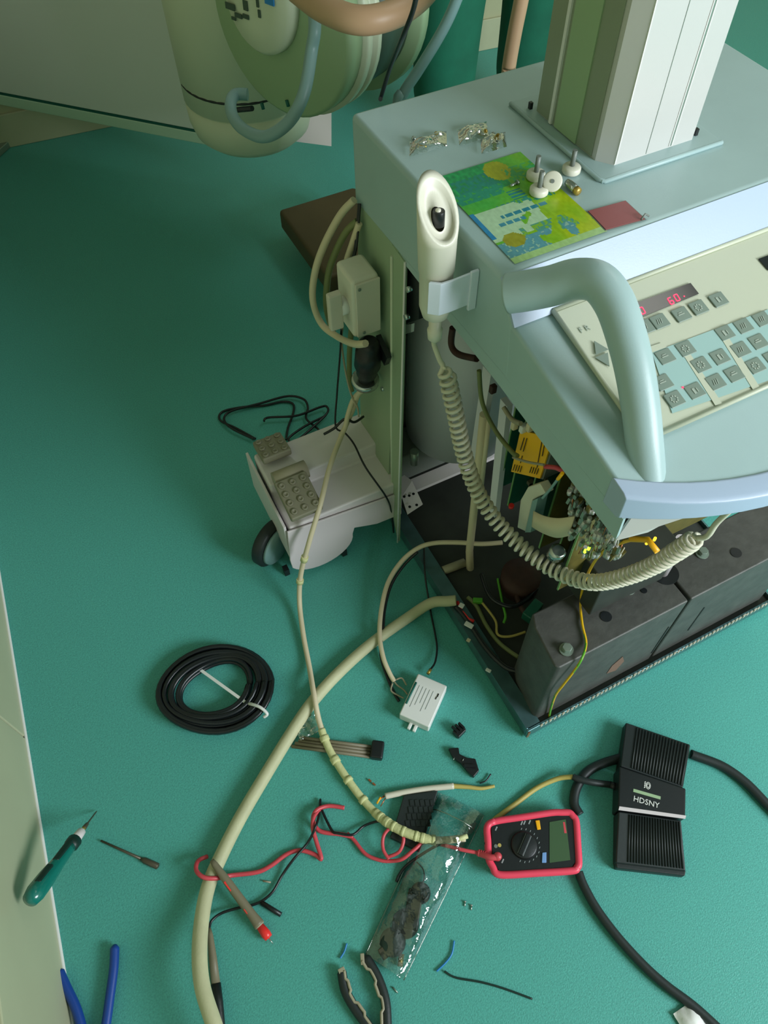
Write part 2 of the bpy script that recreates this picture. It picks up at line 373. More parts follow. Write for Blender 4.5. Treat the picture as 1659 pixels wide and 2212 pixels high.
ds = build('display', dsp, M['black_glass'], cp, label='black readout window with red digits')
ds2 = build('display', MB().prism([onp(1638, 560, .0006), onp(1760, 515, .0006), onp(1785, 540, .0006), onp(1660, 585, .0006)], pn * .001), M['black_glass'], cp)
SEG = {'0': 'abcdef', '6': 'acdefg', '8': 'abcdefg'}
def digit(c, ch, s):
    m = MB(); sl = cu + cv * 0.0; vv = cv + cu * .12
    P = {'a': (0, 1, 1), 'g': (0, 0, 1), 'd': (0, -1, 1), 'b': (.55, .5, 0), 'c': (.55, -.5, 0), 'f': (-.55, .5, 0), 'e': (-.55, -.5, 0)}
    for k in SEG[ch]:
        x, y, hz = P[k]; q = c + cu * x * s + vv * y * s
        m.obox(q, cu, vv, pn, s * .48 if hz else s * .12, s * .12 if hz else s * .42, .0004)
    return m
for (x, y, ch) in ((1387, 671, '0'), (1449, 650, '6'), (1462, 643, '0')):
    build('digit', digit(onp(x, y, .0018), ch, .0052), M['led_red'], ds)
build('indicator', MB().obox(onp(1478, 640, .0018), cu, cv, pn, .0008, .0008, .0003), M['led_red'], ds)
build('indicator_lamp', MB().obox(onp(1475, 837, .001), cu, cv, pn, .0011, .0011, .0006), M['led_red'], cp)

# --- column
col = [(.772, .780), (.916, .780), (.925, .795), (.925, .958), (.916, .97), (.772, .97), (.755, .95), (.755, .803)]
build('column', MB().prism([(x, y, .955) for x, y in col], (0, 0, 1.15)), M['alu'], mach, label='upright satin aluminium lifting column')
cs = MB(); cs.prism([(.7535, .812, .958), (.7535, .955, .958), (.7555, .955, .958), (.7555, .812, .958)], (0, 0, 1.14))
cside = build('column_side', cs, M['alu_shaded'], mach, label='grooved side of the column with green grey shade in its colour')
rb = MB()
rb.box((.750, .912, .958), (.7545, .918, 2.09)); build('rib', rb, M['white'], cside)
rb2 = MB(); rb2.box((.7515, .850, .958), (.7545, .905, 2.09)); build('groove_strip', rb2, M['arm_shade'], cside)
for nm, x0, x1, mm_ in (('rib', .8705, .8720, 'white'), ('rib', .8755, .8770, 'white'), ('groove', .8720, .8755, 'zinc'), ('groove', .8285, .8292, 'zinc'), ('rib', .7718, .7735, 'white')):
    build(nm, MB().box((x0, .7790 if nm == 'rib' else .7794, .958), (x1, .7805, 2.09)), M[mm_], mach)
fg = MB(); fg.box((.735, .757, .949), (.955, 1.0, .956)); build('column_flange', fg, M['enamel'], mach, bevel=.003)
fr2 = MB(); fr2.tube([V((.955, .757, .953)), V((.85, .757, .953)), V((.74, .757, .953)), V((.735, .765, .953)), V((.735, .88, .953)), V((.735, 1.0, .953))], .0035, 8); build('flange_bead', fr2, M['enamel'], mach)
for x, y in ((.926, .785), (.748, .965)): build('bracket_clip', MB().box((x, y, .955), (x + .005, y + .006, .966)), M['black_plastic'], mach)

# --- C-arm: support arm, arc and the tube head hanging behind the cart
hc = at(545, 262, .42)
tb = MB(); tb.lathe(hc + V((0, 0, -.045)), (0, 0, 1), [(0, .02), (.004, .09), (.016, .135), (.04, .162), (.075, .172), (.125, .174), (.127, .170), (.133, .170), (.135, .175), (.50, .178), (.515, .17), (.52, .08), (.521, .01)], 40)
head = build('tube_housing', tb, M['arm_white'], mach, label='white tube housing hanging behind the cart')
gs = []
for k in range(9):
    a = math.radians(178 + 95 * k / 8); gs.append(hc + V((.1725 * math.cos(a), .1725 * math.sin(a), .140)))
build('seam', MB().tube(smooth(gs, 4), .0045, 6), M['black_rubber'], head)
ax = V((.90, .42, -.05)).normalized(); C0 = at(600, 48, .86)
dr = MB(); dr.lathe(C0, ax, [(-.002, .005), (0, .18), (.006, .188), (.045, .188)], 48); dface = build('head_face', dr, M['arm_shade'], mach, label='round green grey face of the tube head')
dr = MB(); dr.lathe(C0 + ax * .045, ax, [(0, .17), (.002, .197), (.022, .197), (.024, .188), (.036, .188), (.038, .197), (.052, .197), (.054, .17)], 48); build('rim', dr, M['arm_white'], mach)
dr = MB(); dr.lathe(C0 + ax * .099, ax, [(0, .1), (.001, .182), (.12, .178), (.121, .1)], 48); build('drum', dr, M['drum_dark'], mach, label='dark drum of the tube head')
dr = MB(); dr.lathe(C0 + ax * .22, ax, [(0, .15), (.002, .205), (.03, .205), (.032, .15)], 48); build('rim', dr, M['arm_shade'], mach)
u1 = ax.cross(V((0, 0, 1))).normalized(); v1 = u1.cross(ax).normalized()
ov = []
for rr_, d in ((1.0, .0), (.98, .022), (.9, .032), (.5, .036), (.01, .037)):
    ov.append([C0 - ax * d - u1 * .03 + v1 * .05 + (u1 * math.cos(2 * PI * k / 32) * .095 + v1 * math.sin(2 * PI * k / 32) * .115) * rr_ for k in range(32)])
bump_o = build('nameplate_boss', MB().loft(ov), M['arm_white'], mach, label='oval boss with printed lettering')
lt = MB()
BO = V((0, 0, .0)) ; tb0 = C0 - ax * .0395 - u1 * .03 + BO
for q, (t_, sz) in enumerate((('MOBILE', .026), ('X-RAY', .022))):
    pass
BP = C0 - ax * .0385
for x, y, hu, hv in ((497, 14, .013, .006), (515, 34, .010, .004), (531, 36, .008, .004), (530, 12, .006, .009), (556, 6, .003, .008), (560, 30, .003, .007), (505, 40, .006, .003)):
    build('print', MB().obox(atpl(x, y, BP, ax), u1, v1, ax, hu, hv, .0012), M['drum_dark'], bump_o)
build('print', MB().obox(atpl(582, 3, BP, ax), u1, v1, ax, .012, .006, .0014), M['blue_wire'], bump_o)

lv = at(515, 238, .62)
build('latch', MB().tube([atpl(x, y, C0 - ax * .03, ax) for x, y in ((503, 222), (508, 238), (545, 234))], .006, 8), M['black_rubber'], mach)
build('lower_plate', MB().prism([at(664, 222, .42), at(716, 222, .42), at(716, 316, .34), at(640, 306, .35)], (0, .012, 0)), M['grey_paint'], mach, label='flat white guard plate under the tube head')
for x, y in ((565, 228), (619, 222)): build('vent_slot', MB().cyl(atpl(x, y - 6, C0 - ax * .002, ax), atpl(x + 4, y + 8, C0 - ax * .002, ax), .004, n=8), M['teal_dark'], mach)
arc = [C0 + ax * .25 + V((.0, .05, .0)), C0 + ax * .45 + V((.05, .1, .25)), V((1.35, 2.25, 1.3)), V((1.3, 2.0, 1.75)), V((1.0, 1.5, 1.98)), V((.85, 1.15, 2.02))]
build('c_arm_arc', MB().tube(smooth(arc, 8), .05, 12), M['arm_white'], mach)
build('column_head', MB().box((.74, .76, 2.09), (.94, 1.2, 2.22)), M['arm_white'], mach, bevel=.02)

# --- left side plate with its flange
sp_ = MB()
sp_.prism([(.500, 1.085, .80), (.500, .935, .80), (.478, .935, .13), (.480, 1.075, .24), (.488, 1.082, .5)], (.004, 0, 0))
side = build('side_plate', sp_, M['plate_green'], mach, label='green grey steel side plate')
sf = MB(); sf.prism([(.499, .955, .80), (.499, .912, .795), (.470, .868, .02), (.474, .905, .10)], (.006, 0, 0)); build('side_flange', sf, M['plate_green'], mach)
build('flange_edge', MB().tube([V((.500, .911, .795)), V((.485, .89, .40)), V((.469, .867, .02))], .0022, 6), M['white'], mach)
build('flange_edge', MB().tube([V((.497, .952, .78)), V((.485, .93, .40)), V((.474, .905, .10))], .0028, 6), M['arm_white'], mach)
for x, y in ((888, 623), (883, 683), (831, 838), (790, 915), (806, 1040)):
    p = atx(x, y, .492); build('screw', MB().cyl(p, p + V((-.008, 0, 0)), .005, n=10), M['steel'], mach)
build('hinge_block', MB().prism([atx(872, 566, .51), atx(905, 590, .51), atx(905, 690, .51), atx(872, 700, .51)], (.02, 0, 0)), M['black_plastic'], mach)
build('clip', MB().prism([atx(874, 702, .52), atx(889, 700, .52), atx(888, 718, .52), atx(874, 722, .52)], (.006, 0, 0)), M['white'], mach)
# --- switch box on the side plate
sb_n = V((-1, 0, 0))
bx = MB()
A = [atx(730, 575, .41), atx(775, 618, .41), atx(784, 722, .41), atx(745, 690, .41)]
xb0, xb1, yb_0, yb_1, zb0, zb1 = .405, .482, .968, 1.085, .60, .72
sbx = build('switch_box', MB().box((.429, .970, .608), (.483, 1.038, .737)), M['ivory'], mach, bevel=.008, label='ivory switch box with rotary knob')
build('box_cover', MB().box((.434, .9655, .613), (.482, .971, .732)), M['warm_white'], sbx, bevel=.002)
for x, z in ((.441, .722), (.447, .622)): build('screw', MB().cyl((x, .9655, z), (x, .9635, z), .003, n=10), M['zinc'], sbx)
build('knob_base', MB().cyl((.430, 1.0, .668), (.416, 1.0, .668), .017), M['white'], sbx)
build('knob', MB().box((.391, .986, .628), (.418, 1.001, .708)), M['warm_white'], sbx, bevel=.004, label='cream rotary knob')
# --- black round connector and plug under the box
cn = MB(); a0, a1 = atx(798, 735, .455), atx(790, 832, .455)
cn.lathe(a0, a1 - a0, [(0, .012), (.01, .02), (.03, .021), (.032, .025), (.075, .026), (.077, .022), (.10, .021), (.12, .015)], 24)
build('connector', cn, M['black_plastic'], mach, label='black round cable connector')
build('connector_ring', MB().lathe(a1 + V((0, 0, .02)), a1 - a0, [(0, .024), (.002, .028), (.012, .028), (.014, .02)], 24), M['steel'], mach)
build('connector_latch', MB().prism([atx(812, 725, .475), atx(836, 775, .475), atx(830, 790, .475), atx(808, 750, .475)], (.01, 0, 0)), M['black_plastic'], mach)

# --- base frame: cross beam, left leg with shield, caster and two pedals
bm_ = MB(); bm_.prism([(.50, .965, .20), (.50, .965, .11), (.50, 1.05, .11), (.50, 1.05, .20)], (.66, 0, 0)); build('cross_beam', bm_, M['interior_grey'], mach, bevel=.006)
build('beam_flange', MB().box((.50, .93, .095), (1.16, .965, .105)), M['grey_paint'], mach)
lg = MB(); lg.prism([(.222, .905, .125), (.222, .905, .205), (.222, 1.0, .205), (.222, 1.0, .245), (.222, 1.10, .245), (.222, 1.10, .125)], (.27, 0, 0))
leg = build('base_leg', lg, M['grey_paint'], mach, bevel=.006, label='pinkish grey outrigger leg')
shp = []
for x, z in [(.215, .205), (.495, .170), (.495, .085), (.43, .088), (.40, .10), (.372, .112)]: shp.append(V((x, .902, z)))
cc = V((.285, .902, .085))
for k in range(15):
    a = math.radians(5 - k * 11.5); shp.append(cc + V((.082 * math.cos(a), 0, .072 * math.sin(a))))
shp.append(V((.208, .902, .09)))
build('wheel_shield', MB().prism(shp, (0, -.005, 0)), M['shield_grey'], mach, bevel=.0015, label='rounded grey shield in front of the caster')
build('leg_end_plate', MB().prism([(.216, .905, .09), (.216, .905, .215), (.216, 1.12, .235), (.216, 1.12, .11)], (-.006, 0, 0)), M['grey_paint'], mach, bevel=.001)
whl = MB(); whl.lathe((.184, .995, .062), (.5, -.86, 0), [(0, .03), (.001, .055), (.006, .061), (.024, .061), (.029, .055), (.03, .03)], 28)
wh = build('caster_wheel', whl, M['black_rubber'], mach)
build('hub', MB().lathe((.199, .969, .062), (.5, -.86, 0), [(0, .01), (.001, .050), (.008, .048), (.010, .01)], 24), M['hose_blue'], wh)
whl = MB(); whl.lathe((.30, .975, .062), (1, 0, 0), [(0, .03), (.001, .055), (.006, .061), (.024, .061), (.029, .055), (.03, .03)], 28); build('caster_wheel', whl, M['black_rubber'], mach)
for x in (618, 742): build('floor_tab', MB().obox(at(x, 1232 if x < 700 else 1190, .012), (1, 0, 0), (0, 1, 0), (0, 0, 1), .006, .008, .0118), M['black_plastic'], mach)
def pedal(c0, hu, hv, tilt, nu, nv, lab):
    u = V((1, 0, 0)); v = V((0, math.cos(tilt), math.sin(tilt))); n = u.cross(v)
    pd = build('brake_pedal', MB().obox(c0, u, v, n, hu, hv, .009), M['rubber_pad'], mach, bevel=.004, label=lab)
    for i in range(nu):
        for j in range(nv):
            q = c0 + u * hu * (-.66 + 1.32 * i / (nu - 1)) + v * hv * (-.68 + 1.36 * j / (nv - 1)) + n * .009
            r_ = .0072
            build('stud', MB().lathe(q, n, [(0, r_), (.003, r_), (.004, r_ * .8), (.0041, r_ * .55), (.002, r_ * .4), (.002, .0001)], 12), M['rubber_pad'], pd)
pedal(at(645, 1072, .262), .037, .047, .25, 3, 4, 'front grey brown brake pedal with round studs')
pedal(at(588, 968, .262), .034, .034, -.15, 3, 3, 'rear grey brown brake pedal with round studs')
build('pedal_hub', MB().cyl(at(592, 1040, .262), at(662, 1012, .262), .020), M['tan_grip'], mach)
# rear left leg end with its caster, half hidden in shadow
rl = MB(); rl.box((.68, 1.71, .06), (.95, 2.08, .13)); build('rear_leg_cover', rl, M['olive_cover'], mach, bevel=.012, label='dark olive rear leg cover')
build('rear_leg', MB().box((.74, 1.06, .09), (.92, 1.72, .125)), M['interior_grey'], mach, bevel=.006)
build('rear_caster', MB().lathe((.70, 1.74, .045), (1, 0, 0), [(0, .02), (.001, .04), (.03, .044), (.031, .02)], 24), M['black_rubber'], mach)
build('rear_caster', MB().lathe((.90, 1.98, .045), (1, 0, 0), [(0, .02), (.001, .04), (.03, .044), (.031, .02)], 24), M['black_rubber'], mach)

# --- tray
tr = MB()
tr.box((.488, .335, .02), (1.15, 1.06, .028))
build('tray_floor', tr, M['tray_in'], mach)
for lo, hi in (((.487, .327, .004), (1.151, .333, .040)), ((.487, .333, .004), (.492, 1.06, .040)), ((1.146, .333, .004), (1.151, 1.06, .040))):
    build('tray_rim', MB().box(lo, hi), M['tray'], mach, bevel=.0015)
build('tray_lip', MB().box((.487, .334, .0400), (.520, 1.06, .0425)), M['tray'], mach)
edge = MB()
for k in range(58):
    x = .52 + k * .0108; hgt = random.uniform(.004, .009)
    edge.obox((x, .3262, .036 + hgt / 2), (1, .1, .5), (0, 1, 0), (0, 0, 1), .0032, .0014, hgt * .6)
build('rim_bits', edge, M['warm_white'], mach, kind='stuff', label='small pale bits along the front rim')  # row of small pale bits at uneven heights on the rim
build('corner_rust', MB().obox((.4905, .3258, .02), (1, 0, 0), (0, 0, 1), (0, 1, 0), .003, .014, .0006), M['copper'], mach)
# --- counterweights
def weight(x0, x1, lab, chl):
    m_ = MB(); c1 = .035
    poly = [V((x0, .344, 0)), V((x1, .344, 0)), V((x1, .458, 0)), V((x0, .458, 0))]
    if chl: poly = [V((x0 + .006, .344, 0)), V((x1, .344, 0)), V((x1, .458, 0)), V((x0 + .022, .458, 0)), V((x0 + .010, .43, 0)), V((x0, .352, 0))]
    m_.loft([[p + V((0, 0, .03)) for p in poly], [p + V((0, 0, .3)) for p in poly]], smooth=False)
    return build('counterweight', m_, M['cast'], mach, bevel=.004, label=lab)
w1 = weight(.514, .814, 'left dark cast iron counterweight', True)
w2 = weight(.820, 1.128, 'right dark cast iron counterweight', False)
for par, pts in ((w1, ((1309, 1332), (1391, 1276))), (w2, ((1590, 1194),))):
    for x, y in pts:
        p = at(x, y, .3005); r_ = .011 if x != 1391 else .006
        build('bolt_hole', MB().cyl(p, p + V((0, 0, .0008)), r_, n=20), M['black_plastic'], par)
p = at(1437, 1238, .3005); build('bolt_hole', MB().cyl(p, p + V((0, 0, .0012)), .026, n=28), M['black_plastic'], w1)
build('post', MB().cyl(p + V((-.004, .004, 0)), p + V((-.004, .004, .12)), .011), M['shield_grey'], mach)
for x, y in ((1223, 1404), (1357, 1273), (1516, 1196)):
    p = at(x, y, .3005); b = MB(); b.cyl(p, p + V((0, 0, .003)), .013, n=20)
    build('washer', b, M['zinc'], mach); b = MB(); b.cyl(p + V((0, 0, .003)), p + V((0, 0, .013)), .0095, n=6)
    build('bolt', b, M['zinc'], mach, bevel=.001, seg=1)
build('rust_patch', MB().prism([aty(x, y, .3435) for x, y in ((1322, 1438), (1345, 1418), (1348, 1428), (1330, 1448), (1310, 1455))], (0, -.0004, 0)), M['rust'], w1)
for a, b in (((1444, 1354), (1406, 1411)), ((1521, 1312), (1485, 1362))):
    build('scratch', MB().prism([aty(a[0], a[1], .3435), aty(a[0] + 2, a[1], .3435), aty(b[0] + 2, b[1], .3435), aty(b[0], b[1], .3435)], (0, -.0004, 0)), M['print_black'], w1)

# --- interior: rear cover, posts, card cage and boards
build('rear_drum_cover', MB().lathe((.70, 1.0, .20), (0, 0, 1), [(0, .01), (.001, .125), (.575, .125), (.576, .01)], 40), M['cover_lilac'], mach, label='lilac grey cylindrical column cover')
build('rear_wall', MB().box((.5, 1.062, .03), (1.16, 1.07, .79)), M['interior_grey'], mach)
build('beam_stud', MB().cyl(aty(895, 1000, .94), aty(895, 975, .94), .010), M['zinc'], mach)
br = MB(); br.prism([at(866, 1022, .13), at(890, 1040, .13), at(913, 1090, .11), at(880, 1112, .11), at(868, 1075, .12)], (0, 0, .003)); brk = build('slotted_bracket', br, M['grey_paint'], mach)
for x, y in ((873, 1073), (884, 1071), (893, 1067), (885, 1095), (900, 1091)):
    p = at(x, y, .127); build('bracket_hole', MB().cyl(p, p + V((0, 0, .001)), .0035, n=8), M['black_plastic'], brk)
def post(px0, py0, px1, py1, x, wd, m_, nm='post', dep=.012):
    a, b = atx(px0, py0, x), atx(px1, py1, x); t = V((0, 1, 0))
    return build(nm, MB().prism([a - t * wd / 2, a + t * wd / 2, b + t * wd / 2, b - t * wd / 2], (dep, 0, 0)), m_, mach)
post(1052, 800, 1020, 1010, .60, .026, M['cover_lilac'], 'frame_post')
post(1088, 870, 1062, 1110, .60, .022, M['cover_lilac'], 'frame_post')
build('frame_tube', MB().tube([atx(1046, 895, .585), atx(1026, 1080, .585), atx(1014, 1190, .585), atx(1018, 1292, .585)], .009, 10), M['cream_cable'], mach)
build('frame_tube', MB().tube([atx(1056, 905, .59), atx(1040, 1050, .59)], .005, 10), M['cream_cable'], mach)
build('pale_bar', MB().tube([at(957, 1233, .035), at(1004, 1215, .035)], .011, 8), M['tan_grip'], mach)
boards = [(.70, 'pcb', .61), (.655, 'pcb', .60), (.60, 'pcb', .60), (.545, 'pcb_olive', .60), (.50, 'pcb_olive', .60), (.455, 'pcb_olive', .58)]
for y, mt, x0 in boards:
    z0, z1 = .36, .755
    bd = build('circuit_board', MB().box((x0, y, z0), (.96, y + .0025, z1)), M[mt], mach)
    build('board_edge', MB().box((x0 - .0015, y - .0005, z0), (x0, y + .003, z1)), M['edge_green'], bd)
    for k in range(9):
        cz = random.uniform(z0 + .03, z1 - .03); cxx = random.uniform(x0 + .01, x0 + .12); a, b = random.uniform(.006, .018), random.uniform(.004, .012)
        mt2 = random.choice(['black_plastic', 'black_plastic', 'grey_brown', 'steel'])
        build('chip', MB().box((cxx, y - .008, cz), (cxx + a, y, cz + b)), M[mt2], bd)
def spot(r):
    x = r.uniform(1228, 1338); ylo = 1030 + (x - 1235) * 1.30
    return atx(x, r.uniform(max(1032, ylo), 1208 - max(0, 1262 - x) * .9), r.uniform(.552, .585))
rc = random.Random(11)
for nm, cnt, fn, mt, lab in (('component_cluster', 120, 0, 'alu', 'crowded silvery capacitors on the front board'), ('component_cluster', 60, 1, 'zinc', 'grey metal cans on the front board'), ('component_cluster', 45, 2, 'pcb_olive', 'olive brown components on the front board'), ('component_pins', 22, 3, 'copper', 'copper pins on the front board'), ('component_pins', 40, 4, 'warm_white', 'pale leads on the front board')):
    m_ = MB()
    for k in range(cnt):
        q = spot(rc); tl = V((rc.uniform(-.15, .15), rc.uniform(-.15, .15), 1)).normalized()
        if fn == 0: m_.cyl(q, q + tl * rc.uniform(.006, .016), rc.uniform(.0018, .0038), n=8)
        elif fn == 1: m_.obox(q, (1, .2, 0), (-.2, 1, 0), tl, rc.uniform(.002, .005), rc.uniform(.0015, .003), rc.uniform(.003, .009))
        elif fn == 2: m_.obox(q + V((.008, 0, 0)), (1, .2, 0), (-.2, 1, 0), tl, rc.uniform(.003, .006), .003, rc.uniform(.004, .012))
        else: m_.cyl(q, q + tl * rc.uniform(.014, .03), .0008, n=5)
    build(nm, m_, M[mt], mach, kind='stuff', label=lab)
# orange label on its metal box
ob = [atx(x, y, .575) for x, y in ((1124, 930), (1172, 941), (1189, 960), (1166, 1034), (1104, 1019))]
build('module_box', MB().prism([p + V((.004, -.004, 0)) for p in ob], (.06, 0, 0)), M['interior_grey'], mach)
ol = build('warning_label', MB().prism(ob, (.003, 0, 0)), M['orange'], mach, label='orange printed warning label')
for a, b in (((1132, 946), (1124, 972)), ((1138, 947), (1130, 975)), ((1172, 944), (1160, 1010)), ((1178, 950), (1171, 985)), ((1128, 985), (1124, 1000))) + tuple(((1112 + k * 5 if k < 4 else 1128 + k * 5, 1004 + k * 1.2 - (0 if k < 4 else 0)), (1108 + k * 5 if k < 4 else 1124 + k * 5, 1016 + k * 1.2)) for k in range(8)):
    A, B = atx(a[0], a[1], .5735), atx(b[0], b[1], .5735); build('print_line', MB().tube([A, B], .0009, 4), M['print_black'], ol)
# white connector, ribbon cable
build('ribbon_connector', MB().prism([atx(x, y, .56) for x, y in ((1140, 1052), (1165, 1044), (1178, 1066), (1150, 1080), (1134, 1148), (1117, 1140), (1124, 1080))], (.018, 0, 0)), M['ivory'], mach, bevel=.002, label='white ribbon connector shell')
build('connector_clamp', MB().prism([atx(x, y, .553) for x, y in ((1150, 1082), (1162, 1076), (1146, 1150), (1134, 1150))], (.02, 0, 0)), M['hose_blue'], mach)
rbm = MB(); top_e = [(1152, 1104), (1175, 1115), (1205, 1120), (1242, 1116)]; bot_e = [(1148, 1138), (1172, 1152), (1202, 1162), (1228, 1158)]
xs = [.548, .545, .55, .56]
rbm.loft([[p for p in smooth([atx(x, y, xx) for (x, y), xx in zip(top_e, xs)], 6)], [p for p in smooth([atx(x, y, xx) for (x, y), xx in zip(bot_e, xs)], 6)]], closed=False, caps=False)
rbo = build('ribbon_cable', rbm, M['cream_cable'], mach); sd = rbo.modifiers.new('s', 'SOLIDIFY'); sd.thickness = .0015
build('silver_capacitor', MB().lathe(atx(1197, 1200, .56), (.1, -.2, 1), [(0, .01), (.001, .014), (.02, .014), (.022, .01)], 20), M['steel'], mach)
for x, y, c in ((1263, 1193, 'led_green'), (1271, 1187, 'led_green'), (1396, 1175, 'led_orange'), (1413, 1167, 'led_orange'), (1104, 1096, 'red_cap')):
    q = atx(x, y, .556 if x < 1300 else .66); build('indicator_lamp', MB().cyl(q, q + V((0, 0, .007)), .0022 if c != 'red_cap' else .005, n=8), M[c], mach)
build('lower_module', MB().box((.62, .40, .315), (.79, .50, .44)), M['tray_in'], mach, bevel=.004)
build('heat_sink', MB().box((.60, .39, .62), (.70, .45, .775)), M['black_plastic'], mach, bevel=.004)
# wires in the card cage
cable('wire', [atx(x, y, .555) for x, y in ((1035, 800), (1042, 870), (1070, 930), (1105, 975), (1118, 985))], .0042, M['olive_cable'], mach)
cable('wire', [atx(x, y, .56) for x, y in ((1088, 880), (1105, 905), (1125, 915))], .0042, M['tan_grip'], mach)
cable('wire', [atx(x, y, .553) for x, y in ((1108, 988), (1140, 998), (1175, 1004))], .0022, M['tan_grip'], mach)
cable('wire', [atx(x, y, .56) for x, y in ((1178, 1008), (1200, 1010), (1215, 1016), (1232, 1018))], .004, M['red_wire'], mach)
cable('wire', [atx(x, y, .55) for x, y in ((1215, 1022), (1205, 1035))], .003, M['orange'], mach)
cable('wire', [atx(x, y, .55) for x, y in ((1206, 1034), (1190, 1055), (1172, 1076))], .0024, M['hose_blue'], mach)
cable('conduit', [atx(x, y, .56) for x, y in ((978, 708), (975, 745), (990, 765), (1030, 775))], .006, M['dark_brown'], mach)
for x, y, m_ in ((1130, 925, 'white'), (1145, 922, 'cream_cable'), (1112, 918, 'cream_cable'), (1065, 840, 'dark_brown'), (1196, 965, 'tan_grip')):
    q = atx(x, y, .57); build('terminal', MB().obox(q, (1, 0, 0), (0, 1, 0), (0, 0, 1), .006, .005, .009), M[m_], mach, bevel=.002, seg=1)
# tangle at the bottom of the tray
for i, (pts, m_, r_) in enumerate((
    ([(1010, 1290), (1030, 1310), (1050, 1350), (1080, 1390), (1120, 1420)], 'olive_cable', .005),
    ([(1040, 1300), (1070, 1340), (1075, 1370), (1100, 1375), (1135, 1365)], 'yellow_cable', .003),
    ([(985, 1310), (1010, 1340), (1050, 1400), (1090, 1440), (1120, 1450)], 'black_cable', .006),
    ([(1075, 1250), (1085, 1300), (1092, 1330), (1088, 1345)], 'earth_green', .003),
    ([(1110, 1245), (1120, 1300), (1140, 1330), (1160, 1340)], 'dark_brown', .006),
    ([(1040, 1240), (1060, 1290), (1100, 1310), (1130, 1300), (1160, 1270)], 'black_cable', .005))):
    cable('loose_wire', [at(x, y, .034 + .006 * i) for x, y in pts], r_, M[m_], mach)
build('transformer', MB().lathe(at(1120, 1265, .03), (0, 0, 1), [(0, .02), (.001, .045), (.05, .045), (.051, .02)], 24), M['dark_brown'], mach, label='dark brown round transformer')
build('terminal_strip', MB().obox(at(1150, 1320, .06), (1, .4, 0), (-.4, 1, 0), (0, 0, 1), .025, .012, .014), M['pcb'], mach, bevel=.003)
build('green_plug', MB().obox(at(1032, 1298, .04), (1, -.6, 0), (.6, 1, 0), (0, 0, 1), .011, .006, .006), M['earth_green'], mach, bevel=.002)
# red and white terminals at the tray edge
build('red_wire_end', MB().tube([at(988, 1300, .045), at(995, 1318, .047), at(1012, 1338, .048), at(1024, 1342, .048)], .004, 8), M['red_cap'], mach)
for x, y in ((997, 1308), (1013, 1350), (1055, 1448)):
    build('white_tag', MB().obox(at(x, y, .052 if x < 1050 else .044), (.6, -1, 0), (1, .6, 0), (0, 0, 1), .010 if x == 1013 else .006, .006 if x < 1050 else .004, .0015), M['white'], mach, bevel=.002)
build('white_tag', MB().obox(at(1012, 1383, .044), (.6, -1, 0), (1, .6, 0), (0, 0, 1), .004, .004, .001), M['cream_cable'], mach)
build('yellow_strap', MB().tube([atx(1362, 1164, .56), atx(1400, 1166, .57), atx(1420, 1192, .57)], .0045, 8), M['yellow'], mach)

# --- cables on the left flank (parts of the machine's own wiring)
cable('flank_cable', [atx(x, y, xx) for x, y, xx in ((765, 432, .49), (735, 465, .47), (700, 530, .44), (680, 590, .42), (676, 650, .41), (695, 700, .42), (730, 728, .43), (765, 743, .425), (790, 742, .432))], .0068, M['cream_cable'], mach, label='cream cable looping round the switch box')
cable('flank_cable', [atx(x, y, xx) for x, y, xx in ((772, 478, .49), (745, 505, .47), (715, 570, .45), (706, 620, .44), (706, 670, .44), (720, 720, .45))], .0065, M['olive_cable'], mach)
cable('flank_cable', [atx(x, y, xx) for x, y, xx in ((776, 482, .488), (760, 530, .475), (750, 560, .47), (748, 580, .47))], .006, M['cream_cable'], mach)
for k, dx in enumerate((0, 3)):
    cable('thin_wire', [atx(x + dx, y, xx) for x, y, xx in ((775, 440, .495), (772, 480, .488), (766, 540, .475), (757, 565, .47))], .0022, M['black_cable'], mach)
cable('flank_cable', [atx(x, y, .47) for x, y in ((760, 700), (755, 760), (755, 820), (760, 845))], .006, M['olive_cable'], mach)
cable('thin_wire', [atx(x, y, .445) for x, y in ((740, 708), (738, 740), (746, 800), (758, 850), (772, 880), (775, 900))], .0022, M['tan_grip'], mach)

# ================================================================ HAND SWITCH and coiled cord
XH = .452
hs = thing('hand_switch', atx(940, 700, XH), 'ivory x-ray hand switch in the bracket, on a coiled cord', 'hand switch')
ht, hb_ = atx(947, 425, XH), atx(940, 690, XH)
axh = (hb_ - ht).normalized(); L = (hb_ - ht).length
bd = MB(); N = 36
uh = axh.cross(V((0, 1, 0))).normalized(); vh = axh.cross(uh)
# body: tube with an obliquely cut open top
prof = [(.0, .0275), (L * .3, .0265), (L * .55, .025), (L * .56, .0235), (L * .86, .0235), (L * .95, .019), (L, .008)]
tov = (EYE - ht).normalized(); tov = (tov - axh * tov.dot(axh)).normalized(); side_ = axh.cross(tov); tov = (tov + V((.55, -.25, 0))).normalized(); tov = (tov - axh * tov.dot(axh)).normalized(); side_ = axh.cross(tov)
rings = []
for i, (d, r_) in enumerate(prof):
    R_ = []
    for k in range(N):
        a = 2 * PI * k / N; off = (tov * math.cos(a) + side_ * math.sin(a)) * r_
        cut = 0
        if i == 0: cut = .078 * (math.cos(a) + 1) / 2 - .022
        R_.append(ht + axh * (d + cut) + off)
    rings.append(R_)
inner = []
for sc, dz in ((.80, .0015), (.74, .008), (.35, .016), (.33, .014)):
    inner.append([ht + axh * (.039 - .022 + .039 * math.cos(2 * PI * k / N) * sc + dz) + (tov * math.cos(2 * PI * k / N) + side_ * math.sin(2 * PI * k / N)) * .0275 * sc for k in range(N)])
bd.loft(inner[::-1] + rings, caps=False)
body = build('switch_body', bd, M['ivory'], hs, label='ivory tube with an oblique cupped end')
bt = ht + axh * .024 + tov * .002
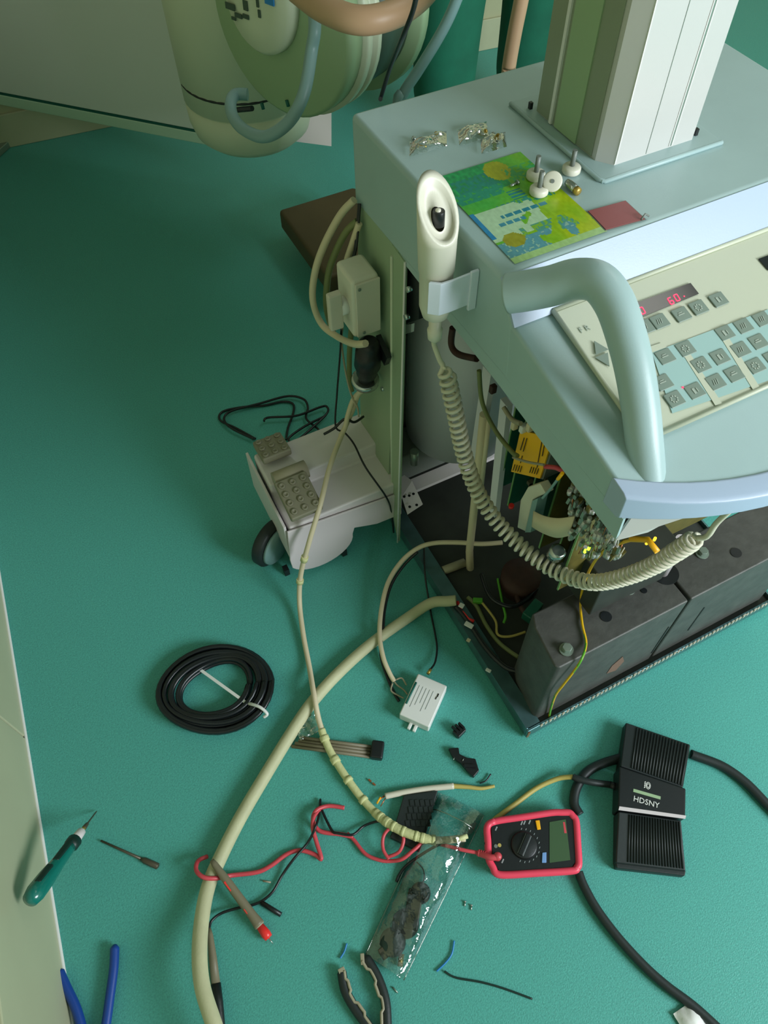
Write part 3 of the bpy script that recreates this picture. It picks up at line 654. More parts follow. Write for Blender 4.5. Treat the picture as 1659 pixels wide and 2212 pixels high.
build('button_hole', MB().lathe(bt - axh * .006, axh, [(0, .0075), (.001, .008), (.02, .008)], 20), M['black_plastic'], hs)
build('button', MB().lathe(bt - axh * .009 + side_ * .001, axh, [(0, .001), (.001, .0035), (.010, .004)], 16), M['ivory'], hs)
build('strain_relief', MB().lathe(hb_ - axh * .004, axh, [(0, .010), (.02, .009), (.022, .0115), (.038, .0105), (.044, .005)], 18), M['ivory'], hs)
# bracket on the housing (machine part)
bk = MB()
b0, b1, b2, b3 = atx(938, 560, .440), atx(985, 562, .440), atx(985, 632, .440), atx(936, 634, .440)
zc = (ht + axh * L * .56).z; zlo, zhi = zc - .052, zc + .002
yc = (ht + axh * L * .6).y
arcp = []
for k in range(9):
    a = math.radians(200 + 70 * k / 8 + 10); arcp.append((XH + .027 * math.cos(a), yc + .027 * math.sin(a)))
outer = [(XH - .020, yc - .018), (XH - .008, yc - .027), (XH + .01, yc - .028), (.498, yc - .026), (.5, yc - .030), (XH + .006, yc - .032), (XH - .011, yc - .031), (XH - .024, yc - .020)]
bk.prism([(x, y, zlo) for x, y in outer], (0, 0, zhi - zlo))
build('switch_holder', bk, M['bracket_lit'], mach, bevel=.001, label='bent bracket holding the hand switch, bluish light in its colour')
build('holder_tab', MB().box((.487, yc - .034, zlo - .008), (.4995, yc - .029, zhi + .004)), M['bracket_lit'], mach, bevel=.001)
# cord
S0 = hb_ + axh * .038; E0 = V((.64, .285, .765))
pv = V((E0.x - S0.x, E0.y - S0.y, 0)).normalized(); pnr = V((pv.y, -pv.x, 0))
def onpl(x, y): return atpl(x, y, S0, pnr)
straight = [S0, onpl(938, 745), onpl(950, 778), onpl(957, 792)]
coilp = [onpl(x, y) for x, y in ((962, 792), (972, 840), (985, 900), (1002, 980), (1028, 1055), (1068, 1120), (1120, 1175), (1180, 1222), (1240, 1250), (1290, 1258), (1350, 1246), (1410, 1222), (1460, 1192), (1508, 1160))]
endp = [onpl(1508, 1160), onpl(1528, 1158), onpl(1548, 1130), onpl(1582, 1098)]
cp_ = smooth(coilp, 10); Ls = [0]
for a, b in zip(cp_[:-1], cp_[1:]): Ls.append(Ls[-1] + (b - a).length)
tot = Ls[-1]
def along(s):
    for i in range(len(Ls) - 1):
        if Ls[i + 1] >= s: 
            t = (s - Ls[i]) / max(1e-9, Ls[i + 1] - Ls[i]); return cp_[i].lerp(cp_[i + 1], t), (cp_[i + 1] - cp_[i]).normalized()
    return cp_[-1], (cp_[-1] - cp_[-2]).normalized()
turns = 66; hel = []; a_ = None; RC = .0118
ns = turns * 12
for i in range(ns + 1):
    t = i / ns
    s = tot * (t * 1.0 + .10 * t * (1 - t))             # looser near the switch
    p, T = along(min(s, tot))
    a_ = pnr; b_ = T.cross(a_)
    ph = 2 * PI * turns * t; rc = RC * min(1, i / 14, (ns - i) / 14 + .2)
    hel.append(p + (a_ * math.cos(ph) + b_ * math.sin(ph)) * rc)
build('coiled_cord', MB().tube(hel, .0034, 6), M['ivory_cable'], hs, label='ivory coiled rubber cord')
build('cord_end', MB().tube(smooth(straight + [hel[14]], 6), .0042, 8), M['ivory_cable'], hs)
build('cord_end', MB().tube(smooth([hel[-1]] + endp[1:], 6), .0042, 8), M['ivory_cable'], hs)

# ================================================================ things on the lid
ZT = .9505
cols = []; fl_m = MB(); nu_, nv_ = 64, 90
fu0, fu1, fv0, fv1 = .528, .676, .664, .880
rnd = random.Random(3)
def blob(u, v, s, seed): return noise.noise(V((u * s, v * s, seed)))
words = [(rnd.uniform(.3, .8), rnd.uniform(.3, .62), rnd.uniform(.05, .16)) for _ in range(4)]
def flyer(u, v):   # u to the right, v from the top edge down
    n = blob(u, v, 6, 1); n2 = blob(u, v, 30, 2)
    g = (40, 168, 60)
    t = min(1, max(0, (u * .6 + v * .8) - .15 + n * .25))
    base = [40 + 130 * t, 165 + 25 * t, 50 * (1 - t) + 20]
    if v < .30 and u < .55 + n * .3: base = [16, 150 + n2 * 20, 84]
    if .10 < v < .24 and .1 < u < .55 and n2 > -.2: base = [10, 130, 112]
    if .24 < v < .36 and u < .5 + n * .1: base = [18, 140, 110] if n2 > -.3 else [60, 170, 70]
    if (u - .62) ** 2 + ((v - .12) * 1.2) ** 2 < .018: base = [168, 172, 20]
    if u > .66 and .12 < v < .3 and n2 > .0: base = [60, 160, 90]
    if .36 < v < .46 and .5 < u < .66 and int(v * 90) % 3: base = [20, 130, 130]
    if .46 < v < .52 and .3 < u < .9 and n2 > -.15 and int(u * 64) % 7: base = [50, 140, 120]
    if .47 < v < .78 and u < .55 + n * .4: base = [176, 208, 170]
    if .55 < v < .59 and .25 < u < .75 and int(u * 64) % 6 > 0: base = [40, 130, 150]
    if .62 < v < .655 and .15 < u < .45 and int(u * 64) % 5 > 0: base = [60, 140, 160]
    if u < .05 and .45 < v < .75: base = [30, 130, 180]
    if v > .72 and n > -.05 and u > .3 and v < .86: base = [80, 150, 130] if n2 > 0 else [130, 180, 60]
    if v > .80 and u < .6 + n * .4: base = [88, 150, 160] if (n2 > -.25) else [150, 190, 170]
    if (u - .18) ** 2 + ((v - .80) * 1.6) ** 2 < .012: base = [150, 150, 40]
    if v > .94: base = [164, 200, 130]
    return tuple(max(0, min(255, x + n2 * 14)) for x in base)
for j in range(nv_):
    for i in range(nu_):
        x0, x1 = fu0 + (fu1 - fu0) * i / nu_, fu0 + (fu1 - fu0) * (i + 1) / nu_
        y1, y0 = fv1 - (fv1 - fv0) * j / nv_, fv1 - (fv1 - fv0) * (j + 1) / nv_
        fl_m.add([(x0, y0, ZT + .0008), (x1, y0, ZT + .0008), (x1, y1, ZT + .0008), (x0, y1, ZT + .0008)], [(0, 1, 2, 3)])
        cols.append(flyer((i + .5) / nu_, (j + .5) / nv_))
fly = build('leaflet', fl_m, M['flyer'], label='green and yellow printed leaflet lying flat on the machine lid', cat='leaflet', vcol=cols)
ins = thing('inset_sticker', (.708, .687, ZT), 'dull red square label in a dark frame on the lid', 'label')
rd = [at(1270, 458, ZT), at(1350, 436, ZT), at(1392, 475, ZT), at(1308, 498, ZT)]
ct = sum(rd, V()) / 4
build('frame', MB().prism([ct + (p - ct) * 1.06 for p in rd], (0, 0, .001)), M['interior_grey'], ins)
build('face', MB().prism([p + V((0, 0, .0011)) for p in rd], (0, 0, .0008)), M['red_card'], ins)
def stud_knob(px, py, lab):
    b0 = at(px, py, ZT + .001); t = thing('knob', b0, lab, 'knob', 'white knobs on the lid')
    build('base', MB().lathe(b0, (0, 0, 1), [(0, .003), (.0005, .0125), (.002, .0135), (.008, .0135), (.010, .012), (.0105, .004)], 24), M['ivory'], t)
    build('stem', MB().cyl(b0 + V((0, 0, .010)), b0 + V((0, 0, .034)), .0036, n=10), M['interior_grey'], t)
stud_knob(1156, 385, 'white knob with upright grey stem, rearmost on the leaflet edge')
stud_knob(1163, 418, 'white knob with upright grey stem, lowest on the leaflet')
stud_knob(1233, 372, 'white knob with upright grey stem nearest the column')
kb = at(1193, 393, ZT + .014); t = thing('knob', at(1193, 393, ZT), 'white knob tipped on its side between two upright ones', 'knob', 'white knobs on the lid')
dk = _n((-.45, -.55, .55))
build('base', MB().lathe(kb, dk, [(0, .004), (.0005, .0125), (.002, .0138), (.008, .0138), (.009, .012), (.0095, .004)], 24), M['ivory'], t)
build('hole', MB().cyl(kb + dk * .0096, kb + dk * .0105, .0028, n=12), M['interior_grey'], t)
cap = at(1235, 402, ZT + .006)
t = thing('metal_capsule', cap - V((0, 0, .006)), 'small shiny metal capsule below the knob nearest the column', 'fuse')
build('capsule', MB().lathe(cap + V((0, .013, 0)), (0, -1, 0), [(0, .001), (.002, .005), (.008, .0062), (.018, .0062), (.024, .005), (.026, .001)], 16), M['steel'], t)
build('cap', MB().lathe(cap + V((0, -.010, 0)), (0, -1, 0), [(0, .006), (.006, .0058), (.007, .002)], 14), M['brass'], t)
def small_bag(px, py, sx, sy, lab, seed):
    c = at(px, py, ZT + .001); m_ = MB(); n_ = 12; g = []
    for j in range(n_ + 1):
        row = []
        for i in range(n_ + 1):
            u, v = i / n_ * 2 - 1, j / n_ * 2 - 1
            e = (1 - u ** 4) * (1 - v ** 4); hz = .009 * e * (.7 + .8 * noise.noise(V((u * 2, v * 2, seed)))) + .001
            row.append(c + V((u * sx + v * .01, v * sy, hz)))
        g.append(row)
    m_.loft(g, closed=False, caps=False)
    t = thing('screw_bag', c, lab, 'bag', 'small clear bags of screws on the lid')
    o = build('film', m_, M['clear'], t)
    for k in range(4):
        q = c + V((random.uniform(-.5, .5) * sx, random.uniform(-.5, .5) * sy, .003)); a = random.uniform(0, PI)
        d = V((math.cos(a), math.sin(a), 0)); s_ = MB(); s_.cyl(q, q + d * .012, .0016, n=8); s_.cyl(q + d * .012, q + d * .0145, .0035, n=8)
        build('screw', s_, M['steel' if k % 2 else 'brass'], t)
small_bag(925, 312, .032, .018, 'small clear bag of screws, left one on the rear of the lid', 1)
small_bag(1022, 290, .026, .020, 'small clear bag of screws, farthest from the leaflet', 5)
small_bag(1066, 310, .022, .018, 'small clear bag nearest the top of the leaflet', 9)
q = at(1102, 402, ZT + .003); s_ = MB(); s_.cyl(q, q + V((.012, .002, 0)), .002, n=8); s_.cyl(q + V((.012, .002, 0)), q + V((.015, .0025, 0)), .0042, n=8)
build('loose_screw', s_, M['steel'], label='single loose screw lying on the middle of the leaflet', cat='screw')
q = at(1385, 474, ZT + .003)
build('cable_clip', MB().tube([q, q + V((.008, .003, .004)), q + V((.014, .001, 0))], .0015, 6), M['interior_grey'], label='tiny grey clip at the right corner of the red label', cat='clip')

# ================================================================ hoses and cables behind the cart
cable('hose', [at(640, -25, 1.05), at(700, 18, 1.05), at(775, 44, 1.05), at(850, 30, 1.05), at(915, -15, 1.05), at(960, -80, 1.06)], .021, M['hose_brown'], n=14, label='fat tan hose hanging in a loop at the top', cat='hose')
cable('hose', [aty(1150, -130, 1.55), aty(1126, 0, 1.55), aty(1112, 70, 1.55), aty(1100, 140, 1.55), aty(1092, 205, 1.55) , V((aty(1092, 205, 1.55).x, 1.56, .10)), V((1.05, 1.62, .022)), V((1.3, 1.75, .022))], .0165, M['hose_brown'], n=14, label='straight tan hose dropping behind the cart beside the column', cat='hose')
cable('hose', [at(668, -40, .98), at(680, 48, .96), at(673, 110, .92), at(657, 200, .87), at(625, 262, .83), at(575, 295, .80), at(530, 282, .79), at(505, 255, .79), at(498, 225, .8), at(508, 205, .8), at(535, 204, .8)], .0115, M['hose_blue'], n=12, label='thin blue grey hose looping under the tube head', cat='hose')
cable('hose', [aty(1012, -70, 1.6), aty(978, 20, 1.6), aty(948, 80, 1.6), aty(905, 150, 1.6), aty(870, 205, 1.6), aty(855, 260, 1.6), V((.80, 1.6, .08)), V((.9, 1.66, .02)), V((1.1, 1.66, .02))], .0125, M['hose_blue'], n=12, label='blue grey hose crossing in front of the green trousers', cat='hose')
cable('cable', [at(905, -40, 1.2), at(893, 20, 1.15), at(870, 80, 1.1), at(845, 140, 1.02), at(824, 207, .955), at(822, 214, .953)], .0035, M['black_cable'], label='thin black cable hanging down to the lid rear edge', cat='cable')

# ================================================================ movable white screen, upper left
sA, sB = at(0, 200, .22), at(470, 290, .22)
dv = V((sB.x - sA.x, sB.y - sA.y, 0)).normalized(); nvv = V((dv.y, -dv.x, 0)); 
sA2 = sA - dv * .16; sB2 = sB + dv * .12
scr = thing('shielding_screen', (sA2 + sB2) / 2 * 1.0 - V((0, 0, .22)), 'white free-standing screen panel behind the tube head', 'screen')
build('panel', MB().prism([sA2, sB2, sB2 - nvv * .03, sA2 - nvv * .03], (0, 0, 1.5)), M['screen_white'], scr, bevel=.004)
build('bottom_joint', MB().prism([sA2 + V((0, 0, -.008)), sB2 + V((0, 0, -.008)), sB2 - nvv * .028 + V((0, 0, -.008)), sA2 - nvv * .028 + V((0, 0, -.008))], (0, 0, .008)), M['teal_dark'], scr)
build('bottom_rail', MB().prism([sA2 + nvv * .003 + V((0, 0, -.045)), sB2 + nvv * .003 + V((0, 0, -.045)), sB2 - nvv * .03 + V((0, 0, -.045)), sA2 - nvv * .03 + V((0, 0, -.045))], (0, 0, .037)), M['kick_lit'], scr, bevel=.003)
e = sA2 + dv * .06
build('foot', MB().obox(V((e.x, e.y, .10)) - nvv * .015, dv, nvv, (0, 0, 1), .02, .012, .095), M['zinc'], scr)
build('foot', MB().obox(V((e.x, e.y, .012)) - nvv * .015 , dv, nvv, (0, 0, 1), .03, .12, .012), M['zinc'], scr, bevel=.003)

# ================================================================ person in scrubs behind the machine
def skinned(name, verts, edges, radii, m_, parent, root=0, sub=2):
    me = bpy.data.meshes.new(name); org = WL[parent.name]; me.from_pydata([V(v) - org for v in verts], edges, [])
    o = bpy.data.objects.new(name, me); C.objects.link(o); WL[o.name] = org.copy(); o.parent = parent
    o.modifiers.new('skin', 'SKIN'); me.skin_vertices[0].data[0].use_root = False
    for i, r_ in enumerate(radii): me.skin_vertices[0].data[i].radius = (r_, r_) if not isinstance(r_, tuple) else r_
    me.skin_vertices[0].data[root].use_root = True
    sd = o.modifiers.new('sub', 'SUBSURF'); sd.levels = sub; sd.render_levels = sub
    me.materials.append(m_); o.modifiers['skin'].use_smooth_shade = True
    return o
yP = 2.36
lL, lR = aty(962, 70, yP), aty(1138, 70, yP + .02)
px_, py_ = (lL.x + lR.x) / 2, yP
per = thing('person', (px_, py_, 0), 'person standing behind the cart in dark green scrubs, only the trouser legs in view', 'person')
hl, hr = lL.x - px_, lR.x - px_
def P(x, y, z): return (px_ + x, py_ + y, z)
hip = .95
bv = [P(0, 0, hip), P(0, 0, 1.15), P(0, 0, 1.36), P(0, 0, 1.47), P(0, -.01, 1.56), P(0, -.01, 1.66),
      P(hl * .7, 0, .88), P(hl, 0, .48), P(hl, .02, .08), P(hl, -.10, .045),
      P(hr * .7, 0, .88), P(hr, 0, .48), P(hr, .02, .08), P(hr, -.10, .045),
      P(-.19, 0, 1.40), P(-.25, .02, 1.12), P(-.24, -.12, .90), P(-.235, -.16, .84),
      P(.19, 0, 1.40), P(.25, .02, 1.12), P(.24, -.12, .90), P(.235, -.16, .84)]
be = [(0, 1), (1, 2), (2, 3), (3, 4), (4, 5), (0, 6), (6, 7), (7, 8), (8, 9), (0, 10), (10, 11), (11, 12), (12, 13), (2, 14), (14, 15), (15, 16), (16, 17), (2, 18), (18, 19), (19, 20), (20, 21)]
brd = [.14, .13, .15, .06, .075, .085, .08, .055, .04, .035, .08, .055, .04, .035, .06, .045, .033, .03, .06, .045, .033, .03]
body_ = skinned('body', bv, be, brd, M['skin'], per)
for sgn, bi in ((-1, 17), (1, 21)):
    hx, hy_, hz = bv[bi]
    for k in range(4):
        o_ = (-.024 + .016 * k) * 1.0
        skinned('finger', [(hx + o_, hy_ - .01, hz - .01), (hx + o_, hy_ - .03, hz - .045), (hx + o_, hy_ - .03, hz - .08 - .006 * (k in (1, 2)))], [(0, 1), (1, 2)], [.009, .008, .007], M['skin'], per, sub=1)
    skinned('thumb', [(hx - sgn * .02, hy_ - .01, hz), (hx - sgn * .04, hy_ - .03, hz - .03), (hx - sgn * .042, hy_ - .035, hz - .055)], [(0, 1), (1, 2)], [.010, .009, .008], M['skin'], per, sub=1)
skinned('trousers', [P(0, 0, .98), P(0, 0, .90), P(hl * .72, 0, .78), P(hl, -.01, .48), P(hl + .005, 0, .22), P(hl + .01, .01, .10), P(hr * .72, 0, .78), P(hr, -.01, .48), P(hr, 0, .22), P(hr, .01, .10)],
        [(0, 1), (1, 2), (2, 3), (3, 4), (4, 5), (1, 6), (6, 7), (7, 8), (8, 9)], [.16, .16, .125, .125, .115, .11, .125, .125, .115, .11], M['scrubs'], per)
skinned('tunic', [P(0, 0, .80), P(0, 0, 1.12), P(0, 0, 1.36), P(0, 0, 1.46), P(-.2, 0, 1.39), P(-.25, .01, 1.20), P(.2, 0, 1.39), P(.25, .01, 1.20)],
        [(0, 1), (1, 2), (2, 3), (2, 4), (4, 5), (2, 6), (6, 7)], [.21, .20, .20, .09, .095, .085, .095, .085], M['scrubs'], per)
hd = MB(); hd.lathe(P(0, -.01, 1.56), (0, 0, 1), [(-.005, .03), (.01, .055), (.05, .072), (.10, .078), (.15, .07), (.18, .045), (.192, .01)], 24); build('face', hd, M['skin'], per)
cpq = MB(); cpq.lathe(P(0, 0, 1.66), (0, 0, 1), [(-.02, .084), (.0, .087), (.05, .080), (.09, .05), (.102, .01)], 24); build('cap', cpq, M['scrubs'], per)
for sx in (-.03, .03): build('eye', MB().lathe(P(sx, -.083, 1.655), (0, -1, 0), [(0, .001), (.004, .010), (.006, .008), (.008, .001)], 10), M['white'], per)
build('nose', MB().lathe(P(0, -.082, 1.645), (0, -.35, -1), [(0, .004), (.03, .012), (.04, .004)], 10), M['skin'], per)
build('mouth', MB().obox(P(0, -.079, 1.60), (1, 0, 0), (0, 0, 1), (0, 1, 0), .022, .004, .004), M['red_card'], per)
for sx in (-.08, .08): build('ear', MB().lathe(P(sx, 0, 1.645), (1, 0, 0), [(-.006, .01), (0, .022), (.006, .01)], 12), M['skin'], per)
for x in (hl, hr): 
    s_ = MB(); s_.prism([P(x - .045, .10, 0), P(x + .045, .10, 0), P(x + .05, -.08, 0), P(x + .03, -.16, 0), P(x - .03, -.16, 0), P(x - .05, -.08, 0)], (0, 0, .07)); build('shoe', s_, M['white'], per, bevel=.02, seg=3)

# ================================================================ FLOOR THINGS
# black cable coil with a white tie
cc = at(468, 1494, 0); coil = thing('cable_coil', cc, 'coil of glossy black cable held by a white tie on the floor', 'cable coil')
ex = (at(600, 1470, 0) - at(336, 1515, 0)); ex.z = 0
ra, rb_ = .118, .096; eu = ex.normalized(); ev = V((-eu.y, eu.x, 0))
R2 = random.Random(5)
for ringk in range(4):
    pts = []
    loops = 4
    for i in range(loops * 40 + 1):
        a = 2 * PI * i / 40; lp = i / 40
        rr_ = 1 + (-.36 + .125 * ringk + .028 * math.sin(lp * 2.3 + ringk)) + .04 * math.sin(a * 2 + ringk)
        z = .005 + .0085 * (lp % 2.0) + .003 * math.sin(a * 3 + ringk) + .002 + .003 * (3 - abs(ringk - 1.5))
        pts.append(cc + eu * (ra * rr_ * math.cos(a)) + ev * (rb_ * rr_ * math.sin(a) + .004 * math.sin(a * 2)) + V((0, 0, z)))
    build('cable_loop', MB().tube(pts, .0048, 8), M['black_cable'], coil)
build('cable_tie', MB().tube(smooth([at(570, 1549, .03), at(577, 1542, .036), at(562, 1528, .043), at(543, 1521, .036), at(535, 1520, .02)], 5), .0035, 6), M['white'], coil, label='white cable tie')
build('tie_tail', MB().obox((at(433, 1447, .02) + at(530, 1517, .028)) / 2, at(530, 1517, .028) - at(433, 1447, .02), V((0, 0, 1)).cross(at(530, 1517, .028) - at(433, 1447, .02)), (0, 0, 1), (at(530, 1517, .028) - at(433, 1447, .02)).length / 2, .0032, .0008), M['white'], coil, label='straight tail of the white tie')

# thick beige hose
cable('supply_cable', fl([(985, 1297, .055), (965, 1299, .05), (930, 1303, .03), (880, 1335, .014), (800, 1392, .014), (730, 1455, .014), (672, 1520, .014), (625, 1590, .014), (570, 1680, .014), (520, 1765, .015), (478, 1848, .018), (450, 1915, .024), (436, 1985, .034), (431, 2060, .05), (437, 2130, .06), (458, 2200, .065), (490, 2290, .06), (540, 2400, .04), (600, 2500, .016), (700, 2600, .016)], .014), lambda t: .0120 + .0018 * min(1, t * 1.5), M['beige_cable'], n=14, label='fat beige cable sweeping from the tray across the floor to the bottom edge', cat='cable')
# thinner taped cable
tc_pts = [atx(795, 838, .455), atx(775, 850, .45), at(762, 885, .33), at(738, 940, .30), at(712, 1010, .28), at(692, 1090, .26), at(668, 1170, .20), at(650, 1240, .10), at(647, 1300, .03), at(655, 1370, .012), at(668, 1440, .012), at(678, 1500, .034), at(690, 1560, .022), at(712, 1620, .012), at(752, 1685, .012), at(800, 1745, .012), at(850, 1785, .030), at(905, 1808, .034), at(950, 1815, .034), at(1005, 1810, .034)]
tcb = thing('taped_cable', at(700, 1560, 0), 'cream cable wrapped with tape, hanging from the flank and crossing the fat cable', 'cable')
build('core', MB().tube(smooth(tc_pts, 8), lambda t: .0058 + (.0012 if t > .72 else 0), 10), M['cream_cable'], tcb)
spt = smooth(tc_pts, 16)
def seg(a, b): n_ = len(spt) - 1; return spt[int(a * n_):int(b * n_) + 1]
build('tape_wrap', MB().tube(seg(.645, .80), .0078, 10), M['tape'], tcb)
build('tape_wrap', MB().tube(seg(.80, .935), .0092, 10), M['tape'], tcb)
for a in (.34, .38, .66, .70, .735, .77, .81, .825, .84, .86, .885, .90, .93):
    build('tape_edge', MB().tube(seg(a, a + .008), .0098 if a > .5 else .0085, 10), M['tape'], tcb)
cable('cable', [atx(786, 842, .458), atx(765, 860, .45), at(752, 895, .34), at(745, 925, .31), at(735, 942, .30)], .0055, M['cream_cable'], label='short cream cable running beside the taped one below the connector', cat='cable')
# black clamp
cable('cable_strap', [at(700, 938, .285), at(722, 925, .30), at(745, 905, .318), at(765, 912, .31), at(785, 900, .29)], .003, M['black_cable'], label='black strap tied round the cream cables above the leg', cat='strap')
# black thin cable tangle on the floor behind the pedals
tangle = [(552, 948), (510, 925), (476, 908), (480, 890), (520, 880), (570, 876), (610, 868), (632, 872), (634, 890), (622, 925), (618, 950)]
cable('cable_tangle', fl(tangle, .005), .0032, M['black_cable'], label='long outer loop of black wire on the floor left of the pedals', cat='wire', group='black wire on the floor by the pedals')
cable('cable_tangle', fl([(548, 948), (500, 925), (484, 905), (500, 888), (560, 872), (620, 856), (655, 862), (665, 880), (662, 905), (690, 930), (700, 955)], .012), .0032, M['black_cable'], label='inner loop of black wire reaching under the cream cable', cat='wire', group='black wire on the floor by the pedals')
cable('cable_tangle', fl([(570, 910), (580, 902), (640, 898), (690, 880), (705, 878), (708, 890), (690, 910), (650, 945), (630, 955), (625, 945), (660, 920), (700, 900)], .018), .0032, M['black_cable'], label='crossing loops of black wire nearest the leg', cat='wire', group='black wire on the floor by the pedals')
cable('cable_tangle', fl([(628, 958), (680, 965), (700, 950), (720, 935), (750, 920), (775, 905), (790, 890)], .022), .0032, M['black_cable'], label='black wire bundle running to the side plate foot', cat='wire', group='black wire on the floor by the pedals')
cable('hanging_wire', [atx(737, 712, .44), at(735, 760, .5), at(728, 850, .35), at(725, 920, .3), at(745, 935, .27), at(765, 960, .27), at(790, 1010, .262), at(835, 1075, .19), at(846, 1110, .1), at(850, 1150, .03)], .0022, M['black_cable'], label='thin black wire hanging past the cables and over the leg', cat='wire')

# adapter box with its cables
ad = thing('adapter_box', at(915, 1515, 0), 'white plastic adapter box with printed lines on the floor', 'adapter')
ab = [at(905, 1452, .03), at(965, 1482, .03), at(920, 1578, .03), at(868, 1538, .03)]
aC = sum(ab, V()) / 4; au = ((ab[3] - ab[0]) + (ab[2] - ab[1])).normalized(); av = V((0, 0, 1)).cross(au); hl_, hw_ = .050, .034
build('case', MB().obox(V((aC.x, aC.y, .0155)), au, av, (0, 0, 1), hl_, hw_, .0150), M['white'], ad, bevel=.003)
for sg in (-1, 1):
    build('mounting_lug', MB().obox(V((aC.x, aC.y, .006)) + au * (hl_ + .006) + av * (.000 + sg * .006), au, av, (0, 0, 1), .008, .0035, .004), M['white'], ad, bevel=.0015)
slot = (at(893, 1474, .031) + at(873, 1519, .031)) / 2
build('slot', MB().tube([at(899, 1474, .0305), at(877, 1520, .0305)], .0024, 6), M['teal_dark'], ad, label='dark green slot')
for k in range(5):
    o_ = aC + av * (-.018 + .008 * k - .002); o_.z = .0309
    build('print_line', MB().obox(o_ - au * .004 * (k % 3), au, av, (0, 0, 1), .026 - .004 * (k % 3), .0004, .0002), M['grey_print'], ad)
q = at(946, 1502, .0312); build('symbol', MB().obox(q, au, av, (0, 0, 1), .004, .0012, .0003), M['print_black'], ad)
q = at(942, 1508, .0312); build('symbol', MB().obox(q, au, av, (0, 0, 1), .003, .0010, .0003), M['print_black'], ad)
build('gland', MB().cyl(at(924, 1456, .016), at(930, 1446, .016), .0035), M['brass'], ad)
cable('output_wire', fl([(930, 1446, .016), (940, 1430, .012), (944, 1400, .008), (940, 1370, .006), (932, 1330, .006), (925, 1290, .02), (918, 1240, .05), (916, 1180, .06)], .006), .0022, M['black_cable'], ad)
cable('input_cable', fl([(1085, 1172, .12), (1040, 1175, .12), (990, 1172, .11), (940, 1173, .10), (905, 1183, .09), (870, 1210, .07), (840, 1255, .05), (825, 1310, .035), (820, 1370, .03), (828, 1420, .022), (842, 1455, .012), (852, 1472, .008)], .01), .0055, M['cream_cable'], ad, label='cream cable curving out of the tray')
for k, pts in enumerate((((850, 1470), (858, 1480), (872, 1490), (880, 1500)), ((848, 1476), (845, 1492), (860, 1502), (872, 1508)), ((856, 1468), (868, 1465), (878, 1480)))):
    cable('inner_wire', fl(pts, .008 + .002 * k), .0018, M['tan_grip'], ad)

cable('signal_cable', fl([(902, 1192, .085), (872, 1222, .06), (846, 1262, .045), (832, 1312, .028), (827, 1365, .02), (822, 1410, .008), (832, 1450, .005), (848, 1490, .004), (862, 1515, .004)], .006), .0034, M['black_cable'], label='black cord shadowing the cream cable into the left of the adapter', cat='cable')
# fold-out key set
ks = thing('key_set', at(735, 1610, 0), 'bundle of brown grey rods ending in a black plastic head', 'hex key set')
kd0, kd1 = at(632, 1602, .008), at(800, 1624, .008)
kdir = (kd1 - kd0).normalized(); kn = V((-kdir.y, kdir.x, 0))
for k in range(4):
    o_ = kn * (-.010 + .0066 * k) + V((0, 0, .002 * (k % 2)))
    build('rod', MB().cyl(kd0 + o_ + kdir * .006 * k, kd1 + o_, .0037, n=6), M['grey_brown'], ks)
kc = at(815, 1621, .011); build('head', MB().obox(kc, kdir, kn, (0, 0, 1), .013, .0185, .0105), M['black_plastic'], ks, bevel=.004)
# crumpled clear wrap
cw = MB(); c = at(668, 1571, .002); rows = []
for j in range(15):
    rows.append([c + V(((i / 14 - .5) * .056, (j / 14 - .5) * .042, .004 + .014 * abs(noise.noise(V((i * .45, j * .45, 3)))) + .008 * (noise.noise(V((i * 1.1, j * .9, 8)))) + .004)) for i in range(15)])
cw.loft(rows, closed=False, caps=False)
M['wrap'] = clear_mat('milky wrap', (.9, .95, .85), .22, .2)
build('crumpled_wrap', cw, M['wrap'], label='crumpled clear plastic wrap beside the rods, between the two cables', cat='wrapper')

# two broken black plastic pieces
b1 = thing('plastic_piece', at(990, 1580, 0), 'small chunky black plastic piece nearest the tray corner', 'plastic part')
c = at(992, 1580, .008)
build('block', MB().obox(c, (1, .3, 0), (-.3, 1, 0), (0, 0, 1), .012, .009, .0075), M['black_plastic'], b1, bevel=.002)
for k in range(3): build('fin', MB().obox(c + V((-.008 + .008 * k, .006, .009)), (1, .3, 0), (-.3, 1, 0), (0, 0, 1), .0022, .008, .004), M['black_plastic'], b1)
b2 = thing('plastic_piece', at(1000, 1640, 0), 'long ragged black plastic piece pointing toward the foot pedal', 'plastic part')
pl = [(968, 1620), (990, 1618), (992, 1632), (1008, 1640), (1026, 1642), (1034, 1668), (1022, 1682), (1008, 1668), (995, 1652), (978, 1640)]
build('body', MB().prism(fl(pl, .001), (0, 0, .012)), M['black_plastic'], b2, bevel=.002)
build('rib', MB().obox(at(1015, 1655, .015), (1, -.6, 0), (.6, 1, 0), (0, 0, 1), .012, .003, .003), M['black_plastic'], b2)
for x, y in ((982, 1636), (1002, 1638)): build('metal_edge', MB().tube([at(x, y, .014), at(x - 3, y + 6, .014)], .0008, 5), M['steel'], b2)

